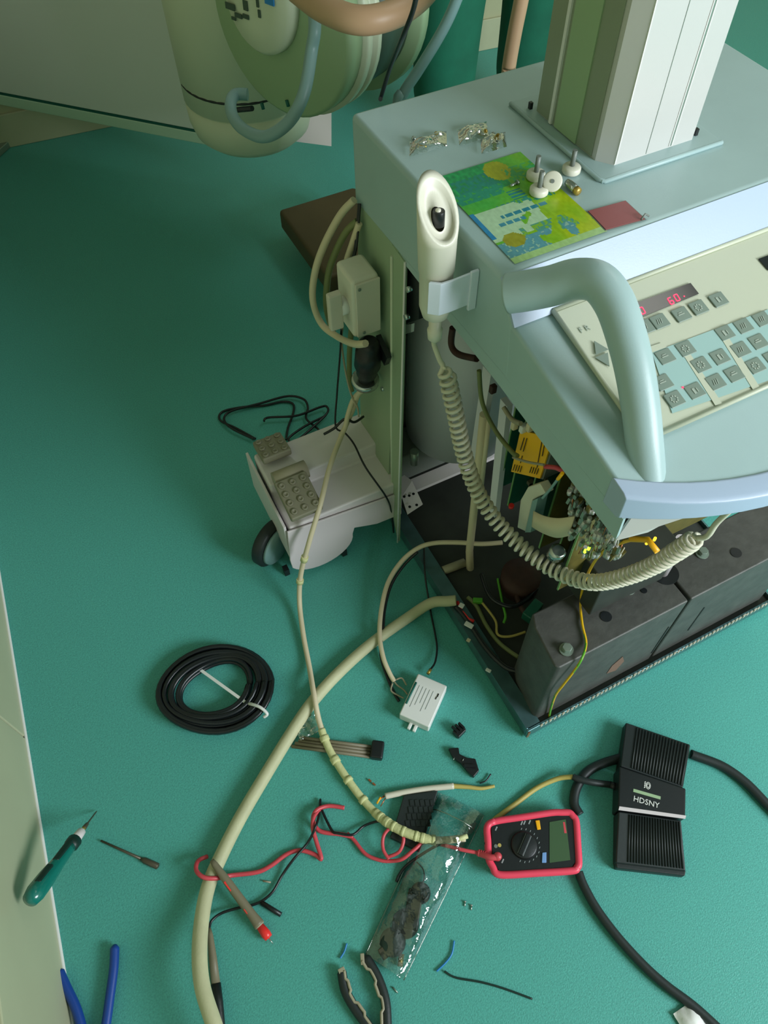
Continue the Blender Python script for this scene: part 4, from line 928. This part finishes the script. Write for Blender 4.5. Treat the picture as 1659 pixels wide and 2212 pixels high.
# cut white cable stub with yellow end
st = thing('cable_stub', at(930, 1710, 0), 'short cut cable stub, white jacket with yellow wires bared at the right end', 'cable')
cable('jacket', fl([(832, 1720, .012), (870, 1712, .011), (920, 1704, .010), (980, 1698, .009)], .01), .0062, M['warm_white'], st, n=10)
cable('yellow_wires', fl([(978, 1698, .009), (1010, 1700, .008), (1040, 1703, .007), (1068, 1698, .006)], .008), lambda t: .0052 - .002 * t, M['yellow_cable'], st)
for a, b in (((832, 1720), (818, 1728)), ((830, 1718), (814, 1735)), ((834, 1722), (822, 1742))):
    build('bared_wire', MB().tube(fl([a, b], .009), .001, 5), M['copper'], st)
build('yellow_tip', MB().tube(fl([(822, 1722), (814, 1736)], .01), .002, 6), M['yellow'], st)
cable('wire_scrap', fl([(1036, 1692), (1050, 1686), (1060, 1672)], .004), .0016, M['black_cable'], label='short curved black wire scrap above the yellow wire end', cat='wire')
for i, (x, y) in enumerate(((799, 1686), (808, 1694))):
    q = at(x, y, .003); build('copper_scrap', MB().obox(q, (.4, -1, 0), (1, .4, 0), (0, 0, 1), .0035, .0016, .0015), M['copper'], label=('upper' if i == 0 else 'lower') + ' of two tiny copper bits left of the white cable stub', cat='scrap', group='copper bits')

# black ribbed pad under the taped cable and bag
kp = thing('keypad_block', at(900, 1770, 0), 'dark ribbed rubber block half under the taped cable and bag', 'rubber block')
kpp = fl([(872, 1722), (945, 1712), (918, 1810), (905, 1842), (842, 1812), (850, 1795)], .001)
build('pad', MB().prism(kpp, (0, 0, .016)), M['black_rubber'], kp, bevel=.002)
pu = (at(945, 1712, 0) - at(872, 1722, 0)).normalized(); pvv = V((-pu.y, pu.x, 0))
for i in range(5):
    for j in range(4):
        q = at(890 + i * 11 - j * 3, 1734 + j * 15, .0175); build('stud', MB().obox(q, pu, pvv, (0, 0, 1), .0040, .0055, .0014), M['black_rubber'], kp)

# multimeter
mmt = thing('multimeter', at(1150, 1815, 0), 'multimeter in a red holster with black face, dial and lcd', 'multimeter')
rim = [(1053, 1776), (1195, 1754), (1232, 1754), (1246, 1770), (1252, 1866), (1243, 1880), (1075, 1890), (1056, 1855)]
rm = [at(x, y, .034) for x, y in rim]; mc = sum(rm, V()) / len(rm)
bse = [V((mc.x + (p.x - mc.x) * 1.0, mc.y + (p.y - mc.y) * 1.0, .002)) for p in rm]
m_ = MB(); m_.loft([bse, [p + V((0, 0, .022 - .0)) - V((0, 0, p.z - .002)) * 0 + V((0, 0, 0)) for p in bse]], smooth=False)
hol = build('holster', m_, M['red_shell'], mmt, bevel=.006, seg=3)
rimt = MB(); loop = [p.copy() for p in rm]
for p in loop: p.z = .029
path = []
n_ = len(loop)
for i in range(n_):
    a, b = loop[i], loop[(i + 1) % n_]
    for t in (.12, .5, .88): path.append(a.lerp(b, t))
path = smooth([path[-1]] + path + [path[0], path[1]], 4)[4:-4]
rimt.tube(path + [path[0]], .0068, 10, caps=False); build('holster_rim', rimt, M['red_shell'], mmt, label='raised red rubber rim')
fc = [V((mc.x + (p.x - mc.x) * .94, mc.y + (p.y - mc.y) * .90, .024)) for p in rm]
build('face', MB().prism(fc, (0, 0, .0065)), M['black_plastic'], mmt, bevel=.001)
ZF = .0308
def mq(pts, h_=.0008): return MB().prism([at(x, y, ZF) for x, y in pts], (0, 0, h_))
build('lcd', mq([(1187, 1776), (1222, 1770), (1232, 1858), (1187, 1864)]), M['lcd'], mmt, label='grey green display')
du = (at(1230, 1860, 0) - at(1070, 1875, 0)).normalized(); dw = V((-du.y, du.x, 0))
dc = at(1132, 1826, ZF); build('dial', MB().lathe(dc, (0, 0, 1), [(0, .0255), (.004, .0245), (.0055, .022), (.0056, .002)], 32), M['black_plastic'], mmt)
dd = (at(1142, 1795, 0) - at(1118, 1852, 0)).normalized(); build('dial_grip', MB().obox(dc + V((0, 0, .007)), dd, V((-dd.y, dd.x, 0)), (0, 0, 1), .021, .0045, .003), M['black_plastic'], mmt, bevel=.001)
for s_ in (-1, 1): build('dial_line', MB().obox(dc + V((-dd.y, dd.x, 0)) * .0055 * s_ + V((0, 0, .0068)), dd, V((-dd.y, dd.x, 0)), (0, 0, 1), .020, .0004, .0003), M['grey_print'], mmt)
build('yellow_key', mq([(1156, 1773), (1165, 1772), (1168, 1792), (1160, 1793)], .003), M['yellow'], mmt, bevel=.001)
build('blue_key', mq([(1171, 1842), (1180, 1841), (1180, 1864), (1170, 1864)], .002), M['blue_key'], mmt, bevel=.001)
tiny = MB()
for k in range(13):
    a = math.radians(-115 + k * 17); q = dc + (du * math.cos(a) + dw * math.sin(a)) * .0295
    tiny.obox(q + V((0, 0, .0003)), dd, V((-dd.y, dd.x, 0)), (0, 0, 1), .0018, .0006, .0002)
for x, y in ((1072, 1790), (1086, 1860), (1127, 1778), (1133, 1777), (1144, 1776)):
    tiny.obox(at(x, y, ZF), dd, V((-dd.y, dd.x, 0)), (0, 0, 1), .004, .0012, .0003)
build('face_marks', tiny, M['grey_print'], mmt, kind='stuff', label='grey range marks printed round the dial')
build('brand_mark', mq([(1216, 1776), (1220, 1776), (1224, 1800), (1219, 1800)], .001), M['red_wire'], mmt)
for x, y, c in ((1071, 1828, 'interior_grey'), (1079, 1826, 'yellow_cable'), (1050, 1822, 'black_plastic')):
    q = at(x, y, ZF); build('socket', MB().cyl(q, q + V((0, 0, .001)), .0035, n=12), M[c], mmt)
build('plug', MB().lathe(at(1074, 1852, ZF), (0, 0, 1), [(0, .0075), (.012, .0075), (.015, .005), (.016, .001)], 16), M['red_wire'], mmt, label='red test lead plug')
build('plug_sleeve', MB().tube(smooth([at(1072, 1852, .040), at(1060, 1852, .040), at(1048, 1848, .036), at(1032, 1842, .028)], 5), .0058, 10), M['red_wire'], mmt)
for k in range(4): build('sleeve_ring', MB().tube([at(1034 + k * 4.5, 1842.5 + k * 1.2, .0295 + .001 * k), at(1036 + k * 4.5, 1843 + k * 1.2, .030 + .001 * k)], .0068, 10), M['red_wire'], mmt)
# red and black test leads
rl_ = thing('red_test_lead', at(600, 1850, 0), 'red test lead winding over the floor to a probe with red tip collar', 'test lead')
cable('lead', fl([(1032, 1842, .028), (1000, 1836, .030), (960, 1826, .026), (920, 1818, .024), (895, 1835, .026), (870, 1855, .022), (845, 1860, .012), (820, 1858, .010), (790, 1845, .008), (765, 1815, .006), (750, 1800, .006)], .01), .0036, M['red_wire'], rl_)
cable('lead', fl([(835, 1852, .014), (862, 1840, .020), (872, 1812, .026), (862, 1792, .028), (842, 1790, .028), (828, 1808, .026), (828, 1835, .022), (840, 1856, .020)], .02), .0034, M['red_wire'], rl_)
cable('lead', fl([(762, 1808, .006), (735, 1802, .008), (700, 1798, .007), (685, 1790, .008), (676, 1770, .012), (684, 1750, .015), (710, 1741, .008), (744, 1745, .006)], .01), .0042, M['red_wire'], rl_)
cable('lead', fl([(690, 1750, .010), (678, 1765, .018), (676, 1790, .018), (684, 1820, .014), (694, 1855, .010), (680, 1846, .006), (650, 1837, .006), (620, 1845, .006), (585, 1870, .006), (555, 1884, .006), (500, 1891, .012), (468, 1897, .032), (440, 1895, .04), (424, 1880, .034), (428, 1860, .022), (448, 1850, .010)], .01), .0042, M['red_wire'], rl_)
rp0, rp1 = at(457, 1858, .045), at(560, 1998, .016)
rpd = (rp1 - rp0).normalized(); RL = (rp1 - rp0).length
build('probe_handle', MB().lathe(rp0, rpd, [(0, .004), (.01, .006), (.05, .0078), (RL * .55, .008), (RL - .02, .0085), (RL - .004, .010), (RL, .010), (RL + .001, .006)], 16), M['grey_brown'], rl_, label='grey brown probe handle')
build('probe_collar', MB().lathe(rp1 - rpd * .001, rpd, [(0, .0095), (.003, .0095), (.0035, .006)], 16), M['tan_grip'], rl_)
build('probe_cap', MB().lathe(rp1 + rpd * .002, rpd, [(0, .007), (.018, .0088), (.026, .0075), (.0265, .001)], 16), M['red_cap'], rl_, label='bright red probe cap')
for t in (.40, .78): 
    q = rp0 + rpd * RL * t + V((-.003, .0, .0065)); build('red_band', MB().obox(q, rpd, rpd.cross(V((0, 0, 1))), rpd.cross(V((0, 0, 1))).cross(rpd), .010 if t < .5 else .005, .0025, .001), M['red_cap'], rl_)
build('probe_tip', MB().cyl(rp1 + rpd * .027, rp1 + rpd * .040, .001, n=6), M['steel'], rl_)
bl_ = thing('black_test_lead', at(600, 1900, 0), 'thin black test lead crossing under the red probe to its own probe at the bottom', 'test lead')
cable('lead', fl([(952, 1822, .03), (920, 1840, .026), (880, 1868, .012), (862, 1890, .006), (856, 1905, .004)], .01), .0028, M['black_cable'], bl_)
cable('lead', fl([(835, 1775, .02), (812, 1775, .010), (785, 1785, .008), (762, 1803, .014), (730, 1800, .016), (718, 1795, .012), (702, 1765, .006), (692, 1740, .006), (692, 1728, .006), (690, 1755, .012), (682, 1785, .024), (665, 1820, .012), (635, 1855, .012), (610, 1890, .006), (590, 1925, .006), (568, 1945, .006), (545, 1955, .006), (520, 1960, .008), (480, 1972, .010), (458, 1988, .014), (452, 2005, .016)], .01), .0026, M['black_cable'], bl_)
bp0, bp1 = at(452, 2005, .016), at(466, 2125, .012)
bpd = (bp1 - bp0).normalized(); BLn = (bp1 - bp0).length
build('probe_handle', MB().lathe(bp0, bpd, [(0, .003), (.012, .0055), (.05, .0075), (BLn, .008)], 16), M['grey_brown'], bl_)
build('probe_sleeve', MB().lathe(bp1, bpd, [(0, .009), (.03, .0092), (.06, .008), (.095, .006), (.10, .002)], 16), M['black_plastic'], bl_)
tp0, tp1 = at(565, 1950, .006), at(607, 1976, .006)
build('cable_sleeve', MB().cyl(tp0, tp1, .0045, n=12), M['black_plastic'], label='short black sleeve lying right of the red probe', cat='sleeve')
build('wire_scrap', MB().tube(fl([(568, 1903), (585, 1906)], .003), .0016, 6), M['tan_grip'], label='tiny tan wire scrap left of the black lead', cat='wire')

# zip bag with black parts
bagc = [(948, 1714), (1045, 1762), (872, 2118), (790, 2062)]
Bq = [at(x, y, .002) for x, y in bagc]
bg = thing('zip_bag', sum(Bq, V()) / 4, 'clear zip bag lying on the floor with black parts inside', 'bag')
rows = []; nb, mb_ = 16, 44
for j in range(mb_ + 1):
    v = j / mb_; a, b = Bq[0].lerp(Bq[3], v), Bq[1].lerp(Bq[2], v); row = []
    for i in range(nb + 1):
        u = i / nb; e = (1 - (2 * u - 1) ** 4)
        hz = .004 + e * (.010 + .016 * math.sin(PI * min(1, v * 1.1)) ** 1 * (v if v < .6 else 1)) + (.006 * noise.noise(V((u * 3, v * 9, 2))) + .004 * noise.noise(V((u * 8, v * 14, 7)))) * e
        if v < .45: hz += .031 * e * (1 - abs(v - .22) / .25 if abs(v - .22) < .25 else 0)
        row.append(a.lerp(b, u) + V((0, 0, hz)))
    rows.append(row)
bfm = MB(); bfm.loft(rows, closed=False, caps=False); build('film', bfm, M['clear'], bg)
zl = MB(); z0, z1 = rows[5], rows[6]
build('zip_strip', MB().tube([p + V((0, 0, .001)) for p in rows[5]], .0012, 6), M['wrap'], bg)
build('edge_seam', MB().tube([r[0] for r in rows], .0009, 5), M['wrap'], bg)
build('edge_seam', MB().tube([r[-1] for r in rows], .0009, 5), M['wrap'], bg)
def bagpart(px, py, r1, r2, hgt, name, m_, lab, ring=False):
    q = at(px, py, .003)
    prof_ = [(0, r1 * .9), (.001, r1), (hgt * .6, r1), (hgt, r2), (hgt + .0005, r2 * .4)]
    return build(name, MB().lathe(q, (0, 0, 1), prof_, 20), m_, label=lab, cat='part', group='parts inside the zip bag')
bagpart(908, 1930, .019, .014, .014, 'bagged_part', M['black_plastic'], 'black round part highest up in the zip bag')
bagpart(876, 1996, .025, .018, .016, 'bagged_part', M['black_plastic'], 'large black round part in the middle of the zip bag')
bagpart(848, 2036, .024, .018, .014, 'bagged_part', M['green_black'], 'dark part near the lower left edge of the zip bag')
q = at(892, 1965, .012); build('bagged_part', MB().obox(q, (.8, 1, 0), (-1, .8, 0), (0, 0, 1), .034, .014, .009), M['black_plastic'], label='oblong black part joining the round ones in the zip bag', cat='part', group='parts inside the zip bag', bevel=.003)
q = at(838, 2052, .009)
build('bagged_part', MB().obox(q, (1, .1, 0), (-.1, 1, 0), (0, 0, 1), .016, .010, .006), M['tool_steel'], label='brown metal part at the bottom left of the zip bag', cat='part', group='parts inside the zip bag', bevel=.002)
q = at(864, 2088, .009)
build('bagged_part', MB().cyl(q, q + V((.012, .016, 0)), .005, n=12), M['brass'], label='brass coloured pin at the bottom of the zip bag', cat='part', group='parts inside the zip bag')
build('bagged_part', MB().tube(smooth([at(905, 1918, .012), at(916, 1900, .016), at(914, 1878, .018), at(900, 1862, .014)], 6), .0013, 6), M['black_cable'], label='thin curled black wire at the top of the bagged parts', cat='part', group='parts inside the zip bag')
build('bagged_part', MB().tube([at(982, 1815, .040), at(1010, 1806, .040)], .0045, 8), M['tape'], label='cream tape end seen through the top of the zip bag', cat='part', group='parts inside the zip bag')

# foot pedal
fp = thing('foot_pedal', at(1415, 1730, 0), 'black ribbed foot pedal with white lettering on its middle bar', 'foot pedal')
fu = (at(1480, 1892, .03) - at(1335, 1872, .03)); fu.z = 0; fu.normalize()
fv = V((-fu.y, fu.x, 0))
def fz(x, y, z): return at(x, y, z)
base = [fz(1353, 1562, .03), fz(1492, 1608, .03), fz(1480, 1882, .03), fz(1334, 1865, .03)]
for p in base: p.z = 0.001
# three section profile: upper tread, raised bar, lower tread
def slab(name, top_px, z0, z1, m_, bev=.003, lab=None, zt2=None):
    tz = zt2 or [z1] * 4; tp = [at(x, y, z) for (x, y), z in zip(top_px, tz)]
    bt_ = [V((p.x, p.y, z0)) for p in tp]; mb = MB(); mb.loft([bt_, tp], smooth=False); return build(name, mb, m_, fp, bevel=bev, label=lab)
slab('upper_tread', [(1352, 1560), (1492, 1608), (1476, 1702), (1340, 1655)], .001, .03, M['black_rubber'], zt2=[.030, .030, .044, .044])
slab('lower_tread', [(1336, 1752), (1472, 1772), (1482, 1882), (1330, 1864)], .001, .03, M['black_rubber'], zt2=[.044, .044, .026, .026])
slab('middle_bar', [(1338, 1655), (1482, 1703), (1481, 1768), (1335, 1748)], .001, .05, M['black_plastic'], zt2=[.052, .052, .052, .052], lab='raised black middle bar')
slab('toe_lip', [(1330, 1862), (1482, 1880), (1480, 1892), (1332, 1875)], .001, .022, M['black_rubber'], bev=.002)
ub = [at(1352, 1560, .0305), at(1492, 1608, .0305), at(1476, 1702, .0445), at(1340, 1655, .0445)]
lb = [at(1336, 1752, .0445), at(1472, 1772, .0445), at(1482, 1882, .0265), at(1330, 1864, .0265)]
for Q, n_ in ((ub, 18), (lb, 20)):
    for k in range(n_):
        t = .18 + .78 * k / (n_ - 1); a, b = Q[0].lerp(Q[1], t), Q[3].lerp(Q[2], t); a2, b2 = a.lerp(b, .04), a.lerp(b, .96)
        build('tread_rib', MB().tube([a2 + V((0, 0, .0005)), b2 + V((0, 0, .0005))], .0016, 5), M['black_rubber'], fp)
build('bar_strip', MB().prism([at(x, y, .0525) for x, y in ((1338, 1742), (1482, 1762), (1480, 1769), (1336, 1750))], (0, 0, .0008)), M['shield_grey'], fp, label='grey strip along the bar edge')
ZB = .0527
lu = (at(1425, 1725, ZB) - at(1369, 1709, ZB)).normalized(); lv = V((-lu.y, lu.x, 0))
build('logo_bar', MB().obox((at(1369, 1707, ZB) + at(1426, 1724, ZB)) / 2, lu, lv, (0, 0, 1), .026, .003, .0003), M['arm_shade'], fp)
build('lettering', text_mesh('HDSNY', .0150, at(1396, 1733, ZB), lu, lv, (0, 0, 1), .0006), M['white'], fp, label='white block letters')
em = MB(); ec = at(1400, 1697, ZB)
for rr_ in (.0052, .0030):
    em.tube([ec + (lu * math.cos(2 * PI * k / 20) * .8 + lv * math.sin(2 * PI * k / 20) * 1.25) * rr_ for k in range(21)], .0007, 5)
for k in range(4): em.obox(ec - lu * .0062 + lv * (-.005 + .0034 * k), lu * .8 + lv * .5, lv, (0, 0, 1), .0015, .0010, .0003)
build('emblem', em, M['white'], fp)
build('cord_socket', MB().cyl(at(1332, 1700, .02), at(1318, 1695, .02), .007, n=14), M['black_plastic'], fp)
# cables near the pedal
pc = thing('pedal_cable', at(1200, 1700, 0), 'yellowed cable with a black sleeve joining the foot pedal and the multimeter corner', 'cable')
cable('sleeve', fl([(1318, 1695, .018), (1280, 1690, .026), (1250, 1683, .026), (1238, 1678, .024)], .018), .0068, M['black_rubber'], pc, n=10)
cable('core', fl([(1238, 1678, .024), (1205, 1682, .014), (1160, 1702, .008), (1115, 1735, .006), (1075, 1765, .006), (1066, 1772, .006)], .01), .0050, M['yellow_cable'], pc)
cable('power_cable', fl([(1659 + 60, 1800, .0095), (1659, 1740, .0095), (1610, 1690, .0095), (1560, 1655, .0095), (1500, 1632, .0095), (1496, 1630, .0095)], .0095), .0095, M['black_rubber'], n=12, label='thick black cable leaving the right side of the foot pedal', cat='cable')
cable('power_cable', fl([(1345, 1636, .0095), (1300, 1650, .0095), (1268, 1668, .0095), (1246, 1700, .0095), (1240, 1735, .0095), (1252, 1760, .0095)], .0095), .0095, M['black_rubber'], n=12, label='thick black cable arching from pedal to the multimeter top corner', cat='cable')
cable('power_cable', fl([(1250, 1884, .0095), (1262, 1915, .0095), (1290, 1965, .0095), (1335, 2025, .0095), (1390, 2085, .0095), (1440, 2130, .0095), (1500, 2175, .0095), (1560, 2230, .0095), (1620, 2290, .0095)], .0095), .0085, M['black_rubber'], n=12, label='thick black cable running from the multimeter to the lower right edge', cat='cable')
# green and yellow earth wire hanging over the counterweight
ewp = smooth([atx(1395, 1166, .57), atx(1350, 1170, .57), atx(1300, 1195, .575), at(1272, 1235, .46), at(1258, 1275, .36), at(1254, 1310, .309), at(1258, 1350, .305), at(1266, 1390, .305), aty(1256, 1424, .338), aty(1238, 1452, .334), aty(1216, 1480, .333), aty(1200, 1502, .334), aty(1190, 1530, .337), aty(1186, 1548, .337)], 10)
em_ = MB(); em_.tube(ewp, .0024, 8); cols = []
for idx, f_ in enumerate(em_.f):
    seg_i = idx // 8; k = idx % 8
    cols.append((96, 170, 50) if ((k + seg_i // 5) % 8 < 3 and seg_i > 50) else (226, 180, 24))
build('earth_wire', em_, M['stripes'], label='yellow and green striped wire hanging over the counterweight', cat='wire', vcol=cols)

# tools at the lower left
sd_ = thing('screwdriver', at(150, 1830, 0), 'screwdriver with dark teal handle leaning on the wall skirting', 'screwdriver')
tipp = at(209, 1752, .004); endd = V((wl(.45) + .034, .46, .15)); endd = atx(62, 1948, wl(.45) + .036)
sdd = (endd - tipp).normalized(); SL = (endd - tipp).length
build('blade', MB().lathe(tipp, sdd, [(0, .0006), (.004, .0014), (.04, .0016), (.045, .0035), (.058, .0045), (.06, .003)], 10), M['tool_steel'], sd_)
build('brass_neck', MB().cyl(tipp + sdd * .056, tipp + sdd * .068, .0038, n=12), M['brass'], sd_)
build('collar', MB().lathe(tipp + sdd * .066, sdd, [(0, .005), (.004, .0085), (.03, .0098), (.032, .006)], 8), M['grey_paint'], sd_, label='pale grey chuck collar')
hl2 = SL - .095
build('grip_ring', MB().lathe(tipp + sdd * .096, sdd, [(0, .009), (.003, .0135), (.016, .0135), (.024, .011)], 16), M['green_black'], sd_)
build('grip', MB().lathe(tipp + sdd * .115, sdd, [(0, .011), (.02, .0115), (.05, .0125), ((SL - .115) * .6, .0158), ((SL - .115) * .85, .0165), ((SL - .115) * .96, .0135), (SL - .115, .002)], 20), M['teal_handle'], sd_, label='translucent teal grip')
for sgn in (-1, 1):
    sv_ = sdd.cross(V((0, 0, 1))).normalized(); nn = sv_.cross(sdd); nn = nn if nn.z > 0 else -nn
    build('grip_inlay', MB().obox(tipp + sdd * (.145 if sgn < 0 else .215) + nn * (.0105 if sgn < 0 else .0135) - sv_ * .002 * 0, sdd, sv_, nn, .030 if sgn < 0 else .024, .006, .004), M['green_black'], sd_, bevel=.003)
bt_ = thing('screwdriver_bit', at(280, 1840, 0), 'thin dark steel screwdriver bit with wider socket end on the floor', 'screwdriver bit')
bq0, bq1 = at(218, 1816, .004), at(342, 1872, .006)
bd_ = (bq1 - bq0).normalized(); bL = (bq1 - bq0).length
build('shaft', MB().cyl(bq0, bq0 + bd_ * bL * .70, .0020, .0028, n=8), M['tool_steel'], bt_)
build('socket', MB().lathe(bq0 + bd_ * bL * .70, bd_, [(0, .003), (.008, .0058), (bL * .29, .006), (bL * .30, .004)], 6), M['tool_steel'], bt_)
# blue-handled pliers: only the handles reach into the frame
bp = thing('blue_pliers', at(190, 2160, 0), 'blue-handled pliers at the lower left corner with handles pointing up', 'pliers')
pj = at(205, 2330, .012)
def handle(pts, r0, m_, parent, nm='handle', **k):
    P_ = smooth(pts, 8); return build(nm, MB().tube([P_[0] + (P_[0] - P_[1]).normalized() * .004] + P_, lambda t: r0 * (.35 if t == 0 else (.8 if t < .06 else 1)), 14), m_, parent, **k)
handle([at(128, 2098, .012), at(142, 2130, .012), at(165, 2180, .012), at(182, 2240, .012), at(200, 2310, .012)], .0085, M['blue_handle'], bp)
handle([at(248, 2045, .012), at(246, 2090, .012), at(238, 2150, .012), at(228, 2220, .012), at(212, 2310, .012)], .0082, M['blue_handle'], bp)
build('jaw', MB().lathe(at(206, 2305, .010), at(205, 2420, .010) - at(206, 2305, .010), [(0, .006), (.01, .009), (.03, .009), (.07, .004), (.075, .001)], 10), M['tool_steel'], bp)
# black and tan pliers
kp2 = thing('black_pliers', at(800, 2150, 0), 'pliers with black and tan grips just below the zip bag', 'pliers')
h1 = [at(738, 2098, .010), at(746, 2140, .010), at(768, 2180, .010), at(800, 2225, .010), at(830, 2290, .010)]
h2 = [at(790, 2068, .010), at(815, 2110, .010), at(832, 2160, .010), at(836, 2215, .010), at(838, 2290, .010)]
for hh, sg in ((h1, -1), (h2, -1)):
    handle(hh, .0085, M['black_rubber'], kp2, 'grip')
    Pm = smooth(hh, 8); ed = []
    for i, p in enumerate(Pm):
        T = (Pm[min(i + 1, len(Pm) - 1)] - Pm[max(i - 1, 0)]).normalized(); nrm = V((-T.y, T.x, 0)); zz = .0035 * (1 if (i // 5) % 2 else -1)
        ed.append(p + nrm * (sg * (.0068) * (-1 if hh is h1 else 1) + zz * .6) + V((0, 0, .006)))
    build('grip_edge', MB().tube(ed, .0028, 6), M['tan_grip'], kp2, label='tan inlay along the grip')
build('grip_tip', MB().obox(at(783, 2072, .012), (.4, 1, 0), (-1, .4, 0), (0, 0, 1), .009, .0035, .006), M['tan_grip'], kp2, bevel=.001)
build('grip_tip', MB().obox(at(738, 2096, .012), (1, .0, 0), (0, 1, 0), (0, 0, 1), .006, .004, .006), M['tan_grip'], kp2, bevel=.001)
build('jaw', MB().lathe(at(834, 2280, .010), at(836, 2400, .010) - at(834, 2280, .010), [(0, .006), (.01, .010), (.03, .010), (.07, .004), (.075, .001)], 10), M['tool_steel'], kp2)
# scraps
cable('wire_scrap', fl([(749, 2038), (744, 2055), (735, 2070)], .003), .0016, M['blue_wire'], label='short blue wire scrap above the left black grip', cat='wire', group='blue wire scraps')
cable('wire_scrap', fl([(981, 2032), (976, 2060), (962, 2080), (943, 2098)], .003), .0016, M['blue_wire'], label='longer curved blue wire scrap right of the zip bag', cat='wire', group='blue wire scraps')
cable('hex_key', fl([(960, 2098), (985, 2112), (1040, 2122), (1090, 2136), (1150, 2158)], .003), .0018, M['green_black'], label='thin dark rod on the floor right of the longer blue wire', cat='rod')
for i, (x, y) in enumerate(((1004, 1958), (1018, 1966))):
    q = at(x, y, .002); s_ = MB(); s_.cyl(q, q + V((.004, .006, 0)), .0013, n=6); s_.cyl(q + V((.004, .006, 0)), q + V((.005, .0075, 0)), .0028, n=8)
    build('tiny_screw', s_, M['steel'], label=('left' if i == 0 else 'right') + ' of two tiny steel screws right of the zip bag', cat='screw', group='tiny screws on the floor')
q = at(848, 2132, .002); s_ = MB(); s_.cyl(q, q + V((.004, -.012, 0)), .0013, n=6); build('tiny_screw', s_, M['zinc'], label='tiny dark screw beside the right black grip', cat='screw', group='tiny screws on the floor')
cr = MB(); c = at(1495, 2208, .002); rr2 = [[c + V(((i / 9 - .5) * .045, (j / 9 - .5) * .05, .004 + .012 * (1 - (i / 4.5 - 1) ** 2) * (1 - (j / 4.5 - 1) ** 2) + .003 * noise.noise(V((i * .7, j * .7, 1))))) for i in range(10)] for j in range(10)]
cr.loft(rr2, closed=False, caps=False); build('paper_scrap', cr, M['white'], label='white crumpled paper scrap at the bottom right under the black cable', cat='paper')
